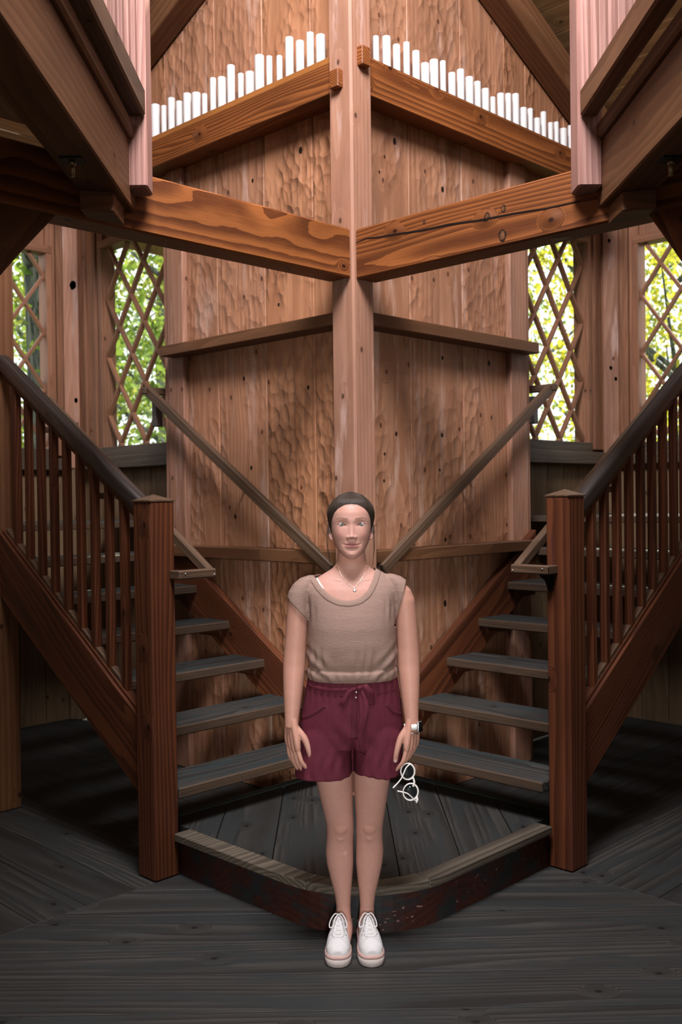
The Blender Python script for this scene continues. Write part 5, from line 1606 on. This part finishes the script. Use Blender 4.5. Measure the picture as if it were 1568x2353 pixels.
def shoe(cx, yaw, label_side):
    R3 = Matrix.Rotation(yaw, 3, 'Z')
    def T(p): q = R3 @ Vector(p); return np.array([q.x + cx, q.y, q.z])
    SH = None
    # outline stations: y from toe to heel, half width
    st = [(-.132, .012), (-.128, .024), (-.118, .036), (-.100, .0445), (-.075, .0475), (-.045, .0460), (-.01, .0410), (.025, .0365), (.06, .0350), (.09, .0345), (.115, .030), (.128, .020), (.132, .010)]
    ys = np.array([a for a, _ in st]); ws = np.array([b for _, b in st])
    def outline(off, z, n=44):
        yy_ = -.0 - .132 * np.cos(np.linspace(0, math.pi, n)) 
        w_ = np.interp(yy_, ys, ws)
        w_[0] = w_[-1] = 0.004
        yo = yy_ * (1 + off / .132)
        L_ = [T((-(w + off), q, z)) for w, q in zip(w_, yo)]; R__ = [T(((w + off), q, z)) for w, q in zip(w_[::-1], yo[::-1])]
        return np.array(L_ + R__)
    s = Soup(); s.loft([outline(-.006, 0.0), outline(-.002, .003), outline(.0, .012), outline(.001, .030)])
    lower = s.mesh('sole')
    s = Soup(); s.loft([outline(.001, .030), outline(.0015, .037), outline(-.001, .043), outline(-.004, .0445)])
    band = s.mesh('sole_band')
    # upper: arches along the foot
    s = Soup(); rings = []
    hts = [(-.128, .020), (-.120, .030), (-.100, .042), (-.075, .052), (-.05, .064), (-.02, .080), (.01, .094), (.04, .100), (.07, .098), (.10, .094), (.122, .088), (.128, .070)]
    hy = np.array([a for a, _ in hts]); hh_ = np.array([b for _, b in hts])
    for q in np.linspace(-.128, .128, 40):
        w = float(np.interp(q, ys, ws)) - .003; h = float(np.interp(q, hy, hh_))
        sp = float(np.interp(q, [-.128, -.04, .02, .128], [2.4, 2.2, 1.9, 1.9]))
        r_ = []
        for k in range(28):
            a = math.pi * 2 * k / 28
            c_, s__ = math.cos(a), math.sin(a)
            xx_ = w * math.copysign(abs(c_) ** (2 / sp), c_)
            zz_ = .040 + (h * abs(s__) ** (2 / sp) if s__ > 0 else -.004 * abs(s__))
            taper = 1 - .34 * max(0, (zz_ - .075) / .07) if q > -.03 else 1
            r_.append(T((xx_ * taper, q, zz_)))
        rings.append(np.array(r_))
    s.loft(rings)
    up = voxel(s, 'upper', 0.0022, 3)
    cu = coords(up)
    # collar opening: lower the top around the ankle
    inv = R3.inverted(); lc = np.array([list(inv @ Vector((p[0] - cx, p[1], p[2]))) for p in cu])
    hole = ((lc[:, 0] / .0315) ** 2 + ((lc[:, 1] - .060) / .052) ** 2) < 1
    cut_mesh(up, ~(hole & (cu[:, 2] > .085)))
    boundary_smooth(up, 8)
    bm = bmesh.new(); bm.from_mesh(up); UB = BVHTree.FromBMesh(bm); bm.free()
    thicken(up, .0025)
    SH = part('sneaker', up, M_CANVAS, PERSON)
    part('sole', lower, M_SOLEG, SH); part('sole_band', band, M_SOLE, SH)
    def on(x_, y0, off=.001):
        q = T((x_, y0, 0)); h = UB.ray_cast(Vector((q[0], q[1], .3)), Vector((0, 0, -1)))
        if h[0] is None: return None, None
        n_ = np.array(h[1]); n_ = n_ if n_[2] > 0 else -n_
        return np.array(h[0]) + n_ * off, n_
    def band_on(pts, w_, t_, nm, mat):
        P_, N_ = [], []
        for a, b in pts:
            p, n_ = on(a, b)
            if p is not None: P_.append(p); N_.append(n_)
        if len(P_) > 4: part(nm, ribbon(nm, P_, N_, w_, t_), mat, SH)
    # toe seam, eyelet facings, tongue, laces
    band_on([(.040 * math.sin(t), -.116 + .040 * (1 - math.cos(t)) * 0 + .030 * (math.cos(t)) ** 2 + .004) for t in np.linspace(-1.25, 1.25, 22)], .0030, .0016, 'toe_seam', M_CANVAS)
    for sg in (-1, 1):
        band_on([(sg * (.016 - .001 * k), -.078 + .0062 * k) for k in range(14)], .010, .0016, 'eyelet_strip', M_CANVAS)
    for k in range(5):
        y0 = -.070 + k * .0165
        band_on([(q * .022, y0 + .004 * abs(q)) for q in np.linspace(-1, 1, 11)], .0058, .0030, 'lace', M_CANVAS)
    # bow: two loops and two ends
    kp, kn_ = on(0, .004, .006)
    for sg, dy_, ln in ((-1, -.01, .030), (1, -.004, .026)):
        lp = [kp, kp + np.array([sg * ln * .5, -.012, .006]), kp + np.array([sg * ln, -.026, -.012]), kp + np.array([sg * ln * 1.12, -.036, -.030]), kp + np.array([sg * ln * .75, -.034, -.030]), kp + np.array([sg * ln * .45, -.020, -.006]), kp]
        s = Soup(); s.sweep(lp, [.0024] * len(lp), 7); part('lace_loop', s.mesh('lace_loop'), M_CANVAS, SH)
        le = [kp, kp + np.array([sg * .012, -.022, -.006]), kp + np.array([sg * .020, -.048, -.026]), kp + np.array([sg * .026, -.066, -.044])]
        s = Soup(); s.sweep(le, [.0022, .0022, .002, .0018], 7); part('lace_end', s.mesh('lace_end'), M_CANVAS, SH)
    return SH


shoe(-.0605 + .006, math.radians(-3), 'l'); shoe(.0530, math.radians(4), 'r')

# ------------------------------------------------------------------ sunglasses held in her left hand
GL = thing('sunglasses', PR + Vector((.205, -.075, .62)), 'white round-framed sunglasses dangling from the woman\'s fingers', 'sunglasses')
M_FRAME = plain('cream_acetate', (0.78, 0.74, 0.68), 0.35)
_w = NT('dark_lens'); _w.b.inputs['Base Color'].default_value = (0.012, 0.014, 0.015, 1); _w.b.inputs['Roughness'].default_value = 0.05; _w.b.inputs['Alpha'].default_value = 0.93
M_LENS = _w.m
GY = -0.078


def gpart(name, soup, mat):
    me = soup.mesh(name); me.materials.append(mat); me.polygons.foreach_set('use_smooth', np.ones(len(me.polygons), bool))
    return link(bpy.data.objects.new(name, me), GL, Matrix.Translation(PR))


fr = Soup()
l1, l2 = np.array([.197, GY, .676]), np.array([.2065, GY, .603])
for (c, rx, rz, tilt) in ((l1, .0245, .029, .1), (l2, .0265, .0300, -.1)):
    pts = []
    for t in np.linspace(0, 2 * math.pi, 41):
        a, b = rx * math.cos(t), rz * math.sin(t)
        pts.append(c + np.array([a * math.cos(tilt) - b * math.sin(tilt), .002 * math.cos(t), a * math.sin(tilt) + b * math.cos(tilt)]))
    fr.sweep(pts, [.0026 + .0009 * max(0, math.cos(t)) for t in np.linspace(0, 2 * math.pi, 41)], 8)
fr.sweep([(.2165, GY, .652), (.2195, GY, .641), (.2195, GY, .632), (.2165, GY, .624)], [.0035, .0040, .0040, .0038], 8)
fr.sweep([(.2285, GY, .585), (.2300, GY, .575), (.2275, GY, .5655)], [.0035, .0045, .0035], 8)
gpart('frame', fr, M_FRAME)
for c, rx, rz in ((l1, .0235, .028), (l2, .0255, .029)):
    s = Soup(); s.loft([np.array([c + np.array([rx * f * math.cos(t), yo, rz * f * math.sin(t)]) for t in np.linspace(0, 2 * math.pi, 33)[:-1]]) for f, yo in ((.55, -.0012), (1.0, 0), (1.0, .0012), (.55, .0))])
    gpart('lens', s, M_LENS)
s = Soup(); s.sweep([(.2285, GY + .002, .5665), (.212, GY - .012, .585), (.192, GY - .020, .604), (.160, GY - .024, .6135)], [.0024, .0022, .0023, .0026], 8); gpart('temple', s, M_FRAME)
s = Soup(); s.sweep([(.205, GY - .002, .702), (.190, GY - .010, .690), (.172, GY - .018, .655), (.144, GY - .024, .626)], [.0022, .0022, .0023, .0028], 8); gpart('temple', s, M_FRAME)
